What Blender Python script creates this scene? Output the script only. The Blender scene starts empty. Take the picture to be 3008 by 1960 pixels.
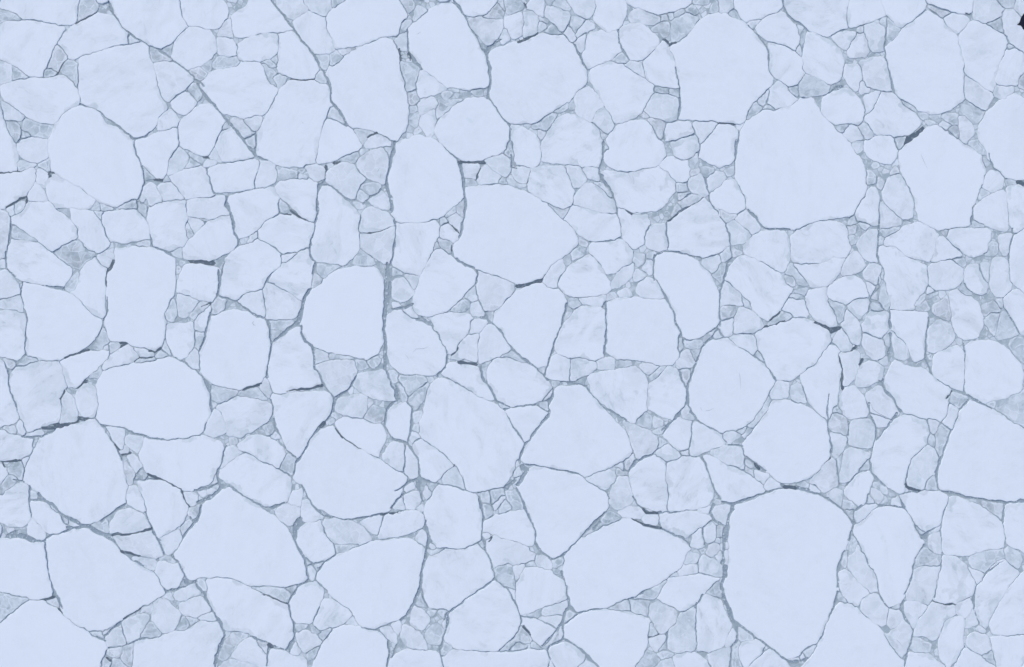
import bpy, math, random
import numpy as np
from mathutils import Vector
from mathutils.geometry import delaunay_2d_cdt

# ------------------------------------------------------------ camera, sky, sun
# Straight-down aerial view of pack ice. One photograph pixel (3008 x 1960) = 0.1 m on the water.
PX = 0.1
W, H = 3008, 1960
sc = bpy.context.scene
cam_d = bpy.data.cameras.new("Camera"); cam = bpy.data.objects.new("Camera", cam_d)
sc.collection.objects.link(cam); sc.camera = cam
cam_d.sensor_fit = 'HORIZONTAL'; cam_d.sensor_width = 36; cam_d.lens = 35
cam_d.clip_start = 1; cam_d.clip_end = 20000
cam.location = (0, 0, W * PX * 35 / 36 + 0.3); cam.rotation_euler = (0, 0, 0)

SUN_EL, SUN_AZ = math.radians(38), math.radians(125)      # azimuth counted from +X, counter-clockwise
sun_d = bpy.data.lights.new("Sun", 'SUN'); sun_d.energy = 0.9; sun_d.angle = math.radians(35)
sun_d.color = (0.94, 0.975, 1.0)
sun = bpy.data.objects.new("Sun", sun_d); sc.collection.objects.link(sun)
sv = Vector((math.cos(SUN_EL) * math.cos(SUN_AZ), math.cos(SUN_EL) * math.sin(SUN_AZ), math.sin(SUN_EL)))
sun.rotation_euler = sv.to_track_quat('Z', 'Y').to_euler()

world = bpy.data.worlds.new("World"); sc.world = world; world.use_nodes = True
wn = world.node_tree; wn.nodes.clear()
wo = wn.nodes.new('ShaderNodeOutputWorld'); bg = wn.nodes.new('ShaderNodeBackground'); sky = wn.nodes.new('ShaderNodeTexSky')
sky.sky_type = 'NISHITA'; sky.sun_disc = False; sky.sun_elevation = SUN_EL
sky.sun_rotation = math.pi / 2 - SUN_AZ; sky.dust_density = 4.0; sky.air_density = 1.0; sky.ozone_density = 1.0
bg.inputs[1].default_value = 0.15
wn.links.new(sky.outputs[0], bg.inputs[0]); wn.links.new(bg.outputs[0], wo.inputs[0])
sc.view_settings.view_transform = 'Standard'; sc.view_settings.look = 'None'
sc.view_settings.exposure = 0.06; sc.view_settings.gamma = 1.0; sc.view_settings.use_curve_mapping = False

# ------------------------------------------------------------ traced outlines
# T x y: corner of a 700 x 456 px window of the photograph; then coordinates at 3.4 units per px inside it.
# w / g / d: outline of a white / greyish / dull grey floe.  L: lead of a width, D: the same with dark water,
# W: pool of dark water (the last one: unidentified near-black shape), C: hairline crack of a width.
TRACE = """
T 0 0
w -20,-60 785,-60 780,60 745,235 640,230 460,218 230,185 170,145 0,80 -20,70
w -40,260 50,205 240,215 400,215 540,240 630,265 600,360 560,430 500,540 440,690 415,755 330,780 280,760 170,670 80,620 0,590 -40,580
g 0,90 170,155 220,190 60,205 -20,240 -20,90
g 800,-20 965,-20 965,125 870,165 790,205 785,160
w 745,250 860,190 975,140 1140,160 1200,230 1260,310 1275,360 1270,435 1090,465 900,520 680,590 650,540 640,490 575,420 690,285
w 1090,-40 1100,80 1160,170 1220,245 1300,335 1400,405 1590,490 1720,430 1790,350 1880,260 1820,130 1780,0 1775,-40
w 1785,-40 1790,20 1830,130 1880,255 2000,265 2090,285 2200,270 2250,190 2280,90 2230,10 2180,-40
w 790,560 920,525 1100,475 1280,445 1420,425 1475,460 1490,560 1530,660 1580,900 1600,970 1670,1080 1570,1190 1520,1290 1420,1350 1330,1375 1290,1335 1130,1230 1010,1110 940,1070 800,1030 800,960 780,820
w 10,860 120,815 290,790 420,795 600,755 700,810 765,900 780,1030 690,1085 640,1150 550,1230 500,1240 430,1235 330,1190 250,1150 100,1030 20,950
w 1530,630 1640,615 1760,635 1940,780 1850,880 1760,960 1680,1005 1640,970 1590,890 1560,750
w 1880,262 1990,270 2080,290 2140,370 2175,500 2100,590 2010,660 1890,695 1780,630 1705,560 1720,450 1800,340
g 565,440 630,500 660,580 620,650 560,725 470,675 510,540
g 665,595 740,610 775,650 775,860 700,760 590,720 640,650
d 455,680 555,725 545,755 425,780 430,740
w -20,600 80,630 120,690 110,800 10,840 -20,840
g 115,670 240,730 290,780 115,800 130,740
w 10,1000 100,1050 245,1150 220,1190 130,1210 50,1190 20,1080
g 60,1205 140,1215 215,1290 215,1350 160,1430 110,1360 70,1280
g 240,1180 330,1200 430,1245 540,1250 500,1320 480,1370 330,1360 230,1290
d 220,1300 320,1355 220,1390
w 165,1440 220,1395 330,1370 470,1375 475,1480 460,1590 380,1640 300,1640 180,1530
w 1670,1095 1730,1095 1780,1210 1765,1280 1580,1305 1570,1200
w 1720,1010 1860,900 1960,1000 1940,1080 1850,1155 1730,1100
g 1865,890 1950,815 1990,880 2020,960 1965,995
w 1800,1230 1860,1160 2020,1040 2110,1045 2250,1190 2150,1430 2110,1540 1990,1540 1790,1450 1785,1300
g 1280,345 1400,410 1280,440
g 1480,460 1600,510 1700,590 1690,615 1500,595
g 1600,495 1725,430 1700,555
w 2180,380 2290,385 2370,460 2350,540 2240,555 2180,545 2165,430
w 2200,290 2280,180 2310,300 2310,380 2180,365
g 2120,640 2200,560 2360,550 2390,640 2250,690 2115,665
g 2000,670 2110,610 2100,700 2070,720
d 1900,700 1990,675 2070,745 2020,800 1920,730
L 16 1090,10 1130,130 1260,300 1410,415
L 14 1410,415 1700,580 1990,800 2040,870
L 22 1330,1390 1440,1360 1500,1320
L 20 790,1035 930,1080 1030,1160 1300,1350 1340,1400
D 16 750,240 830,195 970,140
D 14 545,750 600,690 650,610
T 550 0
w 448,150 600,60 650,-40 840,-40 870,50 1000,220 1040,300 850,310 620,355 490,365 450,300
w 905,-40 910,60 1010,170 1060,185 1200,110 1150,0 1140,-40
w 1160,-40 1180,50 1250,120 1370,160 1430,90 1420,-40
w 1380,160 1440,95 1580,10 1640,-40 2080,-40 2190,150 2130,220 2100,345 1960,360 1780,440 1640,475 1470,490 1410,330 1375,210
w 1065,190 1130,140 1210,125 1370,165 1370,230 1440,400 1465,500 1400,545 1240,520 1130,380 1070,270
w 505,440 620,370 800,330 900,335 910,440 900,540 830,590 570,615 510,555 500,480
w 920,325 1040,320 1150,450 1240,550 1310,690 1270,790 1040,765 930,740 905,650 915,450
w 135,850 200,740 330,685 370,690 560,620 710,608 760,660 790,760 900,890 900,940 860,1030 770,1130 620,1165 540,1165 340,1120 230,1010 160,920
w 915,890 1040,805 1200,800 1380,845 1430,900 1440,1030 1380,1170 1340,1330 1300,1560 1280,1640 1110,1660 900,1640 750,1600 700,1560 700,1500 690,1400 720,1290 900,940
w 1385,1175 1500,1195 1630,1280 1750,1460 1600,1540 1400,1620 1290,1640 1310,1500 1345,1330
w 1395,710 1560,580 1700,495 1950,380 2050,410 2110,540 2140,750 2210,1060 2200,1220 2170,1300 2095,1400 1990,1370 1900,1320 1780,1290 1650,1280 1530,1130 1450,1020 1440,900
g 1260,560 1410,555 1420,640 1380,690 1300,630
g 1420,560 1480,510 1560,570 1530,620 1430,660
g 1500,500 1700,490 1570,560
g 1285,740 1345,710 1390,760 1385,830 1320,820 1285,790
w 2060,390 2200,315 2200,510 2110,480
w 2260,190 2290,50 2400,100 2400,150 2270,205
g 2170,200 2250,200 2210,285 2110,330 2130,240
g 2110,-40 2260,-40 2260,80 2200,120
g 2130,630 2290,635 2320,700 2280,850 2280,900 2190,920 2150,760
d 2200,920 2280,910 2320,1000 2280,1050 2215,1050
g 2215,1060 2290,1045 2310,1105 2230,1120
g 2225,1130 2310,1110 2320,1180 2270,1260 2220,1210
w 860,740 980,780 970,830 900,880
g 740,620 840,680 910,760 850,770 900,870 850,850 790,740
g 735,610 830,600 900,660 830,665
g 835,600 900,550 895,655
g 1430,1050 1570,1230 1590,1260 1490,1190 1385,1165
g 1655,1290 1760,1290 1880,1330 1790,1400 1750,1440
w 1765,1440 1800,1380 1880,1345 1960,1345 2040,1440 1960,1460 1790,1475
g 440,1205 470,1180 550,1190 650,1310 670,1330 565,1385 480,1280
w 560,1190 700,1150 740,1160 700,1280 660,1310
g 560,1400 680,1350 670,1480 600,1450
g 345,1290 380,1235 440,1280 350,1320
g 1425,-40 1560,-40 1570,0 1470,70 1430,60
L 20 850,0 930,120 1040,280 1240,520 1350,690 1440,850 1445,1020 1600,1240
L 26 110,830 250,1040 380,1190 560,1400 670,1550
L 22 2210,300 2200,500 2350,700
D 16 1030,790 1190,800 1270,800
D 26 2120,490 2140,600
D 22 2210,530 2230,600
T 1154 0
w 155,290 170,265 300,170 375,95 490,40 610,40 690,120 740,230 800,340 850,450 920,580 950,660 960,720 940,850 920,875 780,885 550,875 450,800 340,720 220,630 170,510 150,400
w 600,-40 600,0 700,110 770,165 900,140 1030,30 1050,-20 1050,-40
g 940,130 1050,30 1110,130 1090,185 1000,185 900,165
g 1070,-30 1100,20 1120,120 1050,40
g 1110,-30 1290,20 1310,60 1260,100 1180,140 1135,120 1110,60
w 760,185 850,175 1000,190 1110,195 1080,330 980,450 930,440 860,350 770,260
w 1115,225 1150,180 1290,120 1310,230 1280,340 1190,390 1130,290
w 1310,120 1420,120 1445,200 1440,310 1300,370 1320,230
w 1340,70 1400,-20 1500,-20 1500,160 1440,140 1400,90
w 1090,300 1130,295 1165,380 1100,430 1085,390
w 945,570 1000,510 1200,430 1330,400 1420,350 1600,345 1720,360 1800,440 1840,520 1870,620 1920,690 1920,820 1850,900 1750,1020 1600,1110 1400,1225 1160,1220 1080,1110 980,960 970,870 995,770 960,650
w 1510,90 1550,70 1650,85 1750,130 1770,190 1750,240 1690,320 1600,230 1510,150
g 1600,50 1650,-20 1710,0 1770,70 1750,110 1620,70
w 1740,-30 2015,-30 2010,70 1940,190 1860,150 1770,50
w 1995,180 2030,60 2030,-30 2325,-30 2340,110 2270,270 2200,315 2140,315 2060,250
g 1505,-20 1640,-20 1560,50
g 1450,170 1540,220 1530,230 1460,200
g 1450,230 1510,235 1520,300 1445,315
g 1520,310 1590,250 1680,330 1600,345 1520,335
w 1700,320 1760,260 1840,380 1780,410 1720,360
g 1780,180 1880,170 1930,200 1830,330 1780,260
w 1830,350 1860,280 1930,205 2010,250 2010,270 1920,340 1850,360
w 1820,435 1870,380 1930,345 1915,480 1880,520 1840,470
w 1885,570 1920,490 1935,380 1970,345 2080,300 2150,320 2250,320 2260,420 2285,500 2190,590 2030,660 1940,675 1890,600
w 240,830 290,705 380,750 540,880 500,920 370,960 290,985 250,960
w 430,1240 520,1130 620,1050 780,975 950,985 1010,1060 1100,1170 1165,1240 1170,1350 1110,1510 1000,1560 900,1590 720,1600 600,1550 510,1450 415,1300
w 245,1040 300,980 380,975 450,1040 420,1090 350,1100 270,1150
w 265,1185 330,1130 410,1095 430,1200 410,1310 380,1360 350,1340 265,1240
g 430,1080 450,1050 460,970 510,1010 700,990 560,1100 440,1200
g 780,905 890,890 900,960 830,955
g 500,920 600,925 530,1000 500,960
g 560,890 640,890 650,915 580,915
w 1170,1240 1280,1260 1400,1330 1450,1400 1475,1560 1440,1660 1370,1670 1220,1620 1200,1450 1165,1370
w 1480,1560 1490,1450 1560,1300 1640,1190 1750,1140 1850,1160 2000,1250 2060,1300 2110,1430 2080,1560 2060,1650 2000,1680 1900,1690 1700,1640 1500,1600
w 1820,990 1840,930 1940,870 2000,900 2120,1040 2060,1100 2020,1150 1990,1220 1920,1190 1840,1130
w 2000,1200 2050,1130 2120,1065 2200,1220 2190,1290 2140,1330 2060,1280
g 1750,1060 1800,1000 1815,1080 1790,1095
g 1400,1240 1500,1180 1640,1130 1560,1280 1530,1300 1450,1280 1390,1270
g 1610,1120 1740,1020 1760,1060 1700,1110
g 1450,1290 1530,1305 1500,1380 1470,1400
w 1960,740 1990,690 2200,620 2290,650 2380,700 2510,780 2620,840 2620,930 2500,1080 2420,1160 2260,1230 2210,1215 2150,1070 2080,950 1960,790
g 1115,1500 1180,1400 1200,1560 1130,1540
L 26 610,0 700,120 800,320 920,520 
L 34 950,470 935,600 970,680 980,800 960,980
L 18 960,980 1160,1240 1170,1350
L 20 1820,440 1880,600 1940,690
L 30 950,480 1020,440 1080,400
D 22 1250,415 1350,385 1440,330
D 18 1320,30 1340,70
T 1731 0
w 380,-40 1030,-40 1020,40 960,75 860,100 720,125 640,125 540,80 440,50 375,10
w 410,180 420,120 490,80 560,95 720,165 700,230 620,240 430,215
w 305,300 330,270 430,235 530,240 640,340 700,400 690,450 620,510 550,590 410,600 330,500 300,400
g 625,290 700,235 800,230 810,300 770,380 700,310 640,310
w 535,630 580,560 680,470 740,420 790,425 800,510 860,640 885,760 890,875 800,865 720,850 660,830 560,780 545,700
g 810,230 900,170 1000,140 1090,180 1060,240 960,350 850,430 830,330
d 730,150 780,145 790,200 730,210
g 840,130 940,100 950,130 850,170
g 800,140 850,125 840,180 800,190
g 970,90 1030,60 1090,120 1060,150 990,130
g 1040,-30 1190,-30 1180,30 1040,35
w 805,490 920,430 1050,250 1150,170 1240,125 1380,145 1560,230 1600,290 1700,380 1770,470 1790,550 1790,680 1835,790 1820,850 1700,970 1610,1070 1540,1210 1470,1235 1380,1240 1200,1200 900,1190 885,1150 900,1050 915,880 900,760 860,620
g 1220,40 1280,0 1280,110 1200,130
w 1285,0 1300,-40 1440,-40 1450,80 1400,135 1300,110
w 1460,40 1455,-40 1935,-40 1935,80 1850,130 1720,180 1570,210 1500,150
g 1400,140 1455,95 1510,180
g 1590,220 1720,190 1650,280 1610,265
w 1675,270 1690,240 1800,155 1950,135 2000,200 2080,280 2095,370 2080,450 2060,500 2000,470 1900,430 1790,400 1710,350
w 1800,430 1850,425 1960,465 2060,525 2115,580 2125,680 2150,735 2090,845 1990,850 1900,790 1830,750 1800,660 1795,560
g 2070,480 2110,440 2130,540 2100,550
g 2080,255 2140,285 2100,350
g 235,600 320,515 390,600 380,630 300,635
w 355,650 430,610 520,640 545,700 555,780 470,740
g 665,850 790,880 790,930 660,915
g 800,890 900,900 900,980 800,940
w 660,925 780,940 890,985 880,1100 870,1200 790,1215 700,1190 600,1150 550,1090 600,1010
g 495,1145 545,1100 600,1150 550,1170
w 180,1370 270,1250 430,1210 560,1205 640,1290 730,1430 760,1560 700,1640 550,1690 360,1700 200,1660 140,1560 190,1470
g 580,1190 620,1160 760,1220 750,1370 720,1390 640,1270
w 770,1220 1000,1225 1050,1330 870,1410 760,1400
w 820,1420 1060,1335 1090,1430 1070,1560 900,1600 830,1500
w 1035,1215 1270,1220 1240,1320 1130,1430 1090,1420
w 1130,1440 1240,1330 1290,1250 1430,1260 1490,1310 1480,1440 1460,1560 1400,1640 1280,1660 1150,1600 1100,1560
g 1685,1030 1790,900 1800,980 1730,1060
g 1620,1070 1660,1020 1730,1070 1720,1100 1590,1190 1570,1170
w 1810,900 1890,820 1960,850 2030,950 2080,990 1960,1075 1860,1085 1790,1040
g 1740,1100 1790,1050 1860,1095
w 2095,900 2150,740 2200,745 2370,830 2400,860 2370,920 2280,950 2130,970
g 1990,870 2090,860 2080,950 2030,930
g 40,1230 100,1300 180,1340 130,1390 110,1320
L 20 1600,250 1700,380 1780,470 1800,600
L 18 870,680 900,800 910,960 890,1180
D 18 1290,1225 1450,1245
D 26 750,400 800,440 830,440
D 16 800,460 870,430
L 22 1510,1310 1480,1450 1450,1560
L 14 300,290 300,420 400,600 
L 20 1940,-10 1960,90
T 2308 0
w -10,-40 630,-40 610,80 610,200 625,265 540,305 380,380 300,340 190,270 60,180 0,80
w 640,-40 940,-40 980,70 1000,150 860,200 630,270 615,150
w 950,-40 1390,-40 1415,40 1390,110 1300,180 1170,260 1130,270 1060,170 1020,130
w 1400,-40 1870,-40 1850,100 1820,125 1700,125 1560,80 1420,20
w 1885,-40 2080,-40 2150,50 2175,90 2140,160 2080,210 2000,235 1900,180 1870,170
g 2100,-30 2310,-30 2270,80 2190,70
w 2320,-40 2420,-40 2420,180 2340,170 2280,100
w 2180,110 2270,100 2350,190 2420,300 2420,520 2300,470 2220,400 2180,330
w 1585,190 1640,140 1760,135 1830,190 1800,250 1740,310 1700,320 1620,240
w 1740,350 1850,200 1950,225 2100,300 2210,390 2215,440 2150,600 2090,750 2085,900 2060,915 1960,860 1800,730 1790,620 1745,450 1735,400
w 1010,470 1060,410 1200,270 1340,160 1420,120 1500,145 1600,240 1700,350 1730,450 1780,660 1770,800 1780,1000 1700,1060 1620,1110 1500,1130 1350,1110 1220,1030 1100,930 1060,840 1040,720 1000,580
w 165,560 200,370 230,315 300,340 430,420 540,520 580,600 575,720 530,810 430,835 330,780 180,700
g 150,330 190,290 200,380 160,480
w 450,370 560,310 700,320 710,350 620,470 600,500 500,430
w 610,520 720,330 790,340 830,500 800,550 660,580
w 800,340 790,240 920,200 980,280 990,420 970,510 860,510
g 980,180 1010,170 1000,260 940,240
g 720,270 780,260 780,310 730,320
g 1020,190 1080,200 1150,290 1120,350 1040,410 1020,350
w 745,610 870,570 990,580 1040,700 1055,915 960,905 800,840 770,740
w 590,660 740,650 760,720 730,880 700,905 620,840 590,750
w 750,810 850,890 745,930
w 490,890 620,885 700,960 790,1080 780,1170 740,1240 600,1240 500,1235 400,1160 370,1060 380,980
w 785,960 880,915 940,925 870,1080 800,1120 805,1050
w 790,1190 880,1090 950,930 1090,930 1150,990 1200,1070 1310,1170 1370,1220 1230,1340 1050,1355 970,1350 880,1310
g 1150,980 1200,1000 1300,1090 1290,1120 1200,1070
w 745,1270 790,1235 870,1320 860,1390 800,1385
g 500,1250 640,1245 570,1330 490,1270
w 575,1335 680,1250 730,1280 780,1385 640,1415
w 650,1430 780,1400 770,1480 710,1540
w 790,1400 960,1360 1060,1365 1130,1500 1110,1580 1050,1640 850,1600 790,1480
g 1080,1370 1210,1370 1150,1500
w 1790,760 1900,830 2060,930 2070,970 2000,1090 1940,1100 1790,970
w 2095,780 2150,650 2200,490 2300,480 2380,540 2400,600 2370,740 2310,850 2090,830
w 2090,870 2280,855 2270,920 2180,1000 2100,960 2075,920
g 2350,770 2420,740 2420,900 2330,850
g 2210,440 2290,460 2220,490
w 1940,1280 1990,1140 2100,1060 2200,960 2280,945 2420,1010 2420,1780 2200,1790 2090,1680 2020,1540 1940,1430 1930,1350
w 1730,1180 1790,1165 1880,1250 1880,1330 1790,1430 1740,1380
g 1740,1140 1790,1000 1860,1040 1990,1110 1910,1240 1800,1170
g 1830,1420 1920,1390 2000,1490 2010,1540 1920,1530
g 1320,1130 1430,1140 1420,1200 1360,1180
g 1440,1150 1550,1140 1550,1200 1520,1220
g 1560,1160 1720,1140 1720,1250 1650,1240
g 1540,1220 1650,1250 1600,1290 1530,1260
g 1620,1290 1670,1260 1720,1280 1730,1380
g 1400,1190 1520,1230 1440,1250
g 2010,240 2080,230 2150,180 2170,330 2090,300
g 1430,60 1560,90 1650,130 1560,180 1500,130
L 14 1020,150 990,500 1010,600 1100,930
D 16 1790,120 1840,130
W 1360,1270 1390,1300 1280,1390 1200,1440 1190,1430 1215,1360 1300,1320
L 24 480,870 560,860 420,930
L 14 0,90 60,180 240,300
T 2308 0
W 2430,130 2385,140 2352,190 2345,225 2320,245 2350,255 2380,300 2440,330 2500,300 2540,220 2500,150
T 0 376
w -40,-260 5,-250 30,-90 60,10 110,110 145,170 160,250 170,420 100,435 -40,445
g 175,330 300,345 350,380 320,405 195,435 170,400
g 370,375 420,340 480,320 495,410 450,430 390,410
w -40,470 190,435 320,405 350,480 330,550 270,670 190,710 60,790 -40,800
w 360,440 390,410 460,460 475,570 440,590 360,520
w 270,690 320,580 345,545 400,580 440,640 470,735 350,725 270,720
w 490,100 520,30 560,-30 620,-150 690,-190 800,-220 900,-200 960,-160 1060,-30 1180,20 1310,100 1340,170 1380,300 1420,400 1430,500 1415,630 1390,690 1200,765 1110,780 980,725 800,600 690,520 520,430 500,400 490,250 475,200
w 480,520 540,455 700,540 850,650 950,720 930,780 820,805 640,790 550,790 490,700 475,620
w 1345,140 1500,90 1600,35 1770,5 1780,150 1700,290 1665,430 1640,480 1600,510 1540,500 1400,340 1350,220
g 1420,370 1460,400 1530,510 1440,520 1440,440
w 1685,300 1740,230 1790,180 1870,290 1860,370 1800,440 1730,470 1675,460
g 1880,250 1990,290 2060,300 2020,350 1900,290
w 2110,240 2130,190 2200,330 2190,340 2100,310
w 2035,350 2060,315 2150,330 2130,380 2040,380
g 1870,360 1890,290 2000,360 1850,410
w 1680,470 1850,420 1990,375 2060,420 2090,530 2140,650 2130,690 1860,705 1790,620
w 1460,680 1400,750 1400,700 1430,600 1490,555 1560,600 1610,720 1500,770
w 1570,600 1670,540 1740,580 1840,690 1830,710 1620,725
g 1630,540 1660,480 1700,530
w 2155,140 2200,40 2310,0 2400,50 2530,270 2500,300 2330,325 2200,325 2160,200
w 2090,400 2240,370 2500,310 2610,350 2560,480 2530,610 2380,635 2140,640 2110,530
w 1475,820 1560,760 1700,735 1850,720 1860,820 1870,900 1855,1000 1850,1180 1770,1210 1720,1240 1650,1210 1530,1170 1510,1080 1490,950
w 1860,720 2100,690 2240,690 2250,780 2310,865 2200,890 2080,930 1980,900 1880,880
w 1890,1100 2080,940 2200,890 2310,870 2340,1040 2370,1150 2310,1230 2200,1260 2130,1310 1860,1300 1830,1260 1835,1190
g 1860,930 1890,980 1930,1060 1860,1100 1850,1010
w 1880,890 1980,905 2075,940 1970,1020 1935,1060 1880,940
d 1980,905 2020,895 2080,935 2050,955
w 1720,1250 1825,1190 1825,1290 1760,1290
w 1025,870 1060,840 1280,820 1380,830 1430,900 1490,980 1505,1100 1350,1125 1120,1140 1090,1110 1060,1000 1020,930
w 690,810 860,820 930,840 1020,950 1060,1050 1095,1150 1080,1190 980,1250 860,1190 790,1110 775,1000 710,890
w 115,910 230,830 260,740 380,735 500,745 560,810 690,920 770,1010 760,1090 650,1150 520,1245 400,1160 330,1100 130,960
g 130,970 260,1050 380,1120 340,1150 130,1100
w 75,1380 80,1220 120,1110 200,1110 370,1150 500,1250 650,1360 700,1400 700,1490 650,1550 570,1590 400,1580 250,1540 130,1490 80,1430
d 530,1250 640,1160 780,1130 830,1180 940,1250 930,1290 840,1340 800,1400 720,1390 620,1310
w -40,820 0,820 80,860 100,950 115,1060 70,1180 40,1300 -40,1320
w 150,760 240,730 220,810 180,850 150,850
w 70,810 140,770 140,850 110,870
w 950,1290 1130,1210 1130,1320 1060,1390 1000,1370
w 770,1570 830,1380 870,1330 940,1290 1000,1380 1055,1400 1050,1600 1040,1760 1050,1880 930,1880 850,1780 770,1700 690,1640
g 960,720 1010,830 910,800
g 1010,750 1130,800 1020,835
g 1180,790 1340,730 1370,790 1330,820 1250,800
g 570,800 690,810 700,910 640,870
g 940,840 1020,840 1010,920
w -40,1330 40,1320 55,1400 -20,1380
g 1360,740 1470,790 1450,880 1380,820
g 1370,1150 1480,1120 1490,1180 1370,1170
D 30 480,440 530,445
D 30 470,460 500,480
D 18 1540,515 1620,525
D 34 1900,1325 2130,1350
D 20 1070,1420 1110,1390 1130,1320
D 18 0,445 190,432
D 12 1050,1400 1055,1550
D 20 2030,290 2090,300
D 16 60,790 190,700 260,690 260,740
L 20 110,870 110,1050 60,1250 60,1400
L 18 1500,1060 1520,1180 1620,1220 1740,1300
L 18 2250,690 2250,780 2330,900 2370,1100 2370,1180
L 14 1340,170 1430,430 1425,620 1370,710
L 18 1780,0 1790,150 1700,290
L 16 2060,400 2100,500 2140,650
T 577 376
w 630,310 650,320 740,330 780,380 800,470 770,550 620,590 570,560 590,480
w 295,710 480,640 780,590 820,690 825,830 780,880 690,930 600,1020 520,1060 410,1090 370,940 310,790
w 790,600 850,540 950,515 1130,515 1220,560 1210,750 1190,880 1160,945 1060,890 960,800 850,700 805,650
w 610,1040 690,940 830,865 940,880 1050,930 1180,950 1175,1080 1140,1190 1000,1230 880,1250 820,1230 760,1170 610,1100
g 820,720 930,820 880,855 830,830
w 1225,610 1260,580 1340,590 1440,690 1530,760 1630,860 1640,930 1600,1020 1620,1130 1615,1240 1500,1350 1440,1365 1280,1345 1190,1330 1150,1250 1150,1130 1190,960 1210,780
w 1285,470 1340,410 1470,350 1560,370 1620,440 1690,490 1650,560 1590,680 1540,700 1430,640 1290,510
w 1605,310 1730,240 1860,195 1890,260 1910,340 1905,470 1870,550 1820,555 1700,480 1640,440 1610,370
w 1070,370 1220,390 1290,430 1270,490 1180,530 1150,510
g 790,390 880,395 1000,450 1010,500 880,515 800,530 810,460
g 1010,460 1100,495 1090,510 1010,505
g 1655,560 1820,550 1830,610 1750,670 1650,600
g 1645,610 1740,690 1670,740 1600,680
w 1840,630 1910,720 1920,820 1850,820 1760,770 1720,700
w 1680,820 1730,795 1850,830 1980,920 1985,970 1880,1010 1700,1050 1640,1050 1630,980
w 1630,1060 1700,1055 1860,1035 1985,985 1980,1130 1940,1330 1890,1360 1800,1310 1620,1200
g 1630,1200 1730,1290 1780,1365 1620,1360 1560,1350 1610,1260
g 1220,1360 1450,1370 1350,1440 1280,1500 1210,1440
w 1955,320 1990,200 2030,140 2120,120 2200,70 2330,90 2450,170 2560,260 2650,380 2680,500 2670,700 2600,770 2460,890 2300,940 2020,950 1960,860 1930,650 1930,440
w 2000,980 2100,960 2380,930 2430,990 2420,1080 2360,1200 2310,1290 2290,1370 2240,1480 2120,1450 1960,1370 1990,1160
w 840,1270 1000,1250 920,1320 850,1360
g 1560,360 1600,300 1600,230 1500,270 1420,330
g 1560,730 1660,750 1690,780 1620,810
g 1410,100 1420,100 1430,110
g 1640,210 1720,210 1640,280
g 1960,190 1870,190 1940,290
g 430,1110 530,1080 450,1170
g 530,1070 600,1040 590,1100 500,1140
L 28 590,100 590,270
L 20 590,280 700,320
L 42 1990,130 1960,260 1920,400 1900,570 1930,700 1950,850
L 28 1990,950 1990,1100 1950,1300 1930,1360 1900,1420
L 24 1215,560 1210,780 1180,1000 1145,1180 1150,1280 1190,1340
L 26 1290,430 1280,520 1230,560
L 24 1220,550 1340,570
L 16 1340,570 1500,700
D 14 940,830 1090,930
D 12 880,860 940,875
D 16 1700,1045 1790,1035 1860,1025
D 20 1710,90 1800,50
D 20 1370,350 1430,345
D 20 1290,380 1295,430
L 18 1670,750 1830,620
L 16 400,1100 290,700 
T 1154 376
w 740,640 750,600 860,580 1040,565 1150,575 1240,620 1350,660 1460,720 1560,790 1660,900 1780,1000 1840,1110 1830,1170 1740,1250 1700,1290 1560,1390 1480,1500 1420,1520 1230,1560 1150,1530 1000,1470 820,1410 740,1370 640,1290 600,1210 620,1160 680,1080 710,960 740,770
w 680,370 850,370 860,420 830,510 720,500
g 730,510 800,510 850,570 720,580
w 870,410 930,370 1000,410 1080,480 1040,550 900,580 840,560
w 905,310 1000,280 1100,265 1170,350 1175,420 1130,475 1060,460 940,360
g 1060,540 1100,490 1150,560
g 1140,520 1180,470 1280,550 1340,580 1250,590 1160,560
w 1190,410 1290,370 1385,370 1380,440 1350,550 1250,540 1190,470
w 1385,420 1420,385 1560,380 1720,410 1760,520 1810,650 1790,760 1690,810 1560,760 1430,700 1360,620 1355,560 1385,460
w 1735,380 1870,360 1900,430 1940,520 1880,570 1800,590 1780,500
w 1890,365 2020,360 2070,530 1960,490 1890,420
w 1930,550 2000,560 2080,610 2190,710 2230,860 2120,850 1820,765 1810,740 1830,650
w 1800,770 2000,820 2150,860 2235,870 2280,1080 2240,1110 2100,1120 1960,1110 1860,1060 1770,950 1720,910 1750,830
g 2010,550 2090,545 2190,700 2090,610
w 480,1010 560,960 640,1050 660,1110 620,1145 460,1090
w 550,890 630,850 700,920 700,1040 650,1040 590,970
g 480,900 520,880 550,930 490,980
g 640,770 700,705 725,720 710,900 650,850
g 520,870 640,770 640,840 560,890
g 450,1105 580,1150 590,1190 560,1250 480,1190
g 400,1220 440,1140 470,1200
w 1970,1170 1990,1145 2130,1130 2310,1130 2380,1220 2400,1300 2350,1370 2250,1430 2140,1460 2060,1350 1960,1220
g 1780,1250 1900,1170 1920,1260 1790,1310
g 1710,1290 1770,1270 1780,1350 1710,1360
w 1500,1510 1580,1390 1700,1310 1710,1400 1640,1520 1620,1620 1540,1600
w 1690,1470 1780,1370 1960,1270 2020,1310 2160,1530 2170,1620 2100,1680 1900,1690 1720,1650 1650,1570
g 1850,1110 1940,1140 1930,1180 1880,1190
g 1525,760 1690,815 1770,800 1720,900 1640,850
w 2080,440 2380,430 2500,430 2660,390 2700,380 2780,420 2820,530 2800,650 2700,780 2620,830 2400,830 2260,800 2200,640 2090,500
g 2110,160 2150,190 2110,220
D 22 660,340 820,345 920,345
D 14 870,400 825,525
D 14 590,970 650,1050
D 12 560,940 500,980
D 16 580,1180 580,1230
D 14 1350,560 1385,430
L 24 640,320 710,500 725,700 700,1000 660,1090
L 12 510,180 640,320
L 16 1180,0 1170,120 
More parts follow.
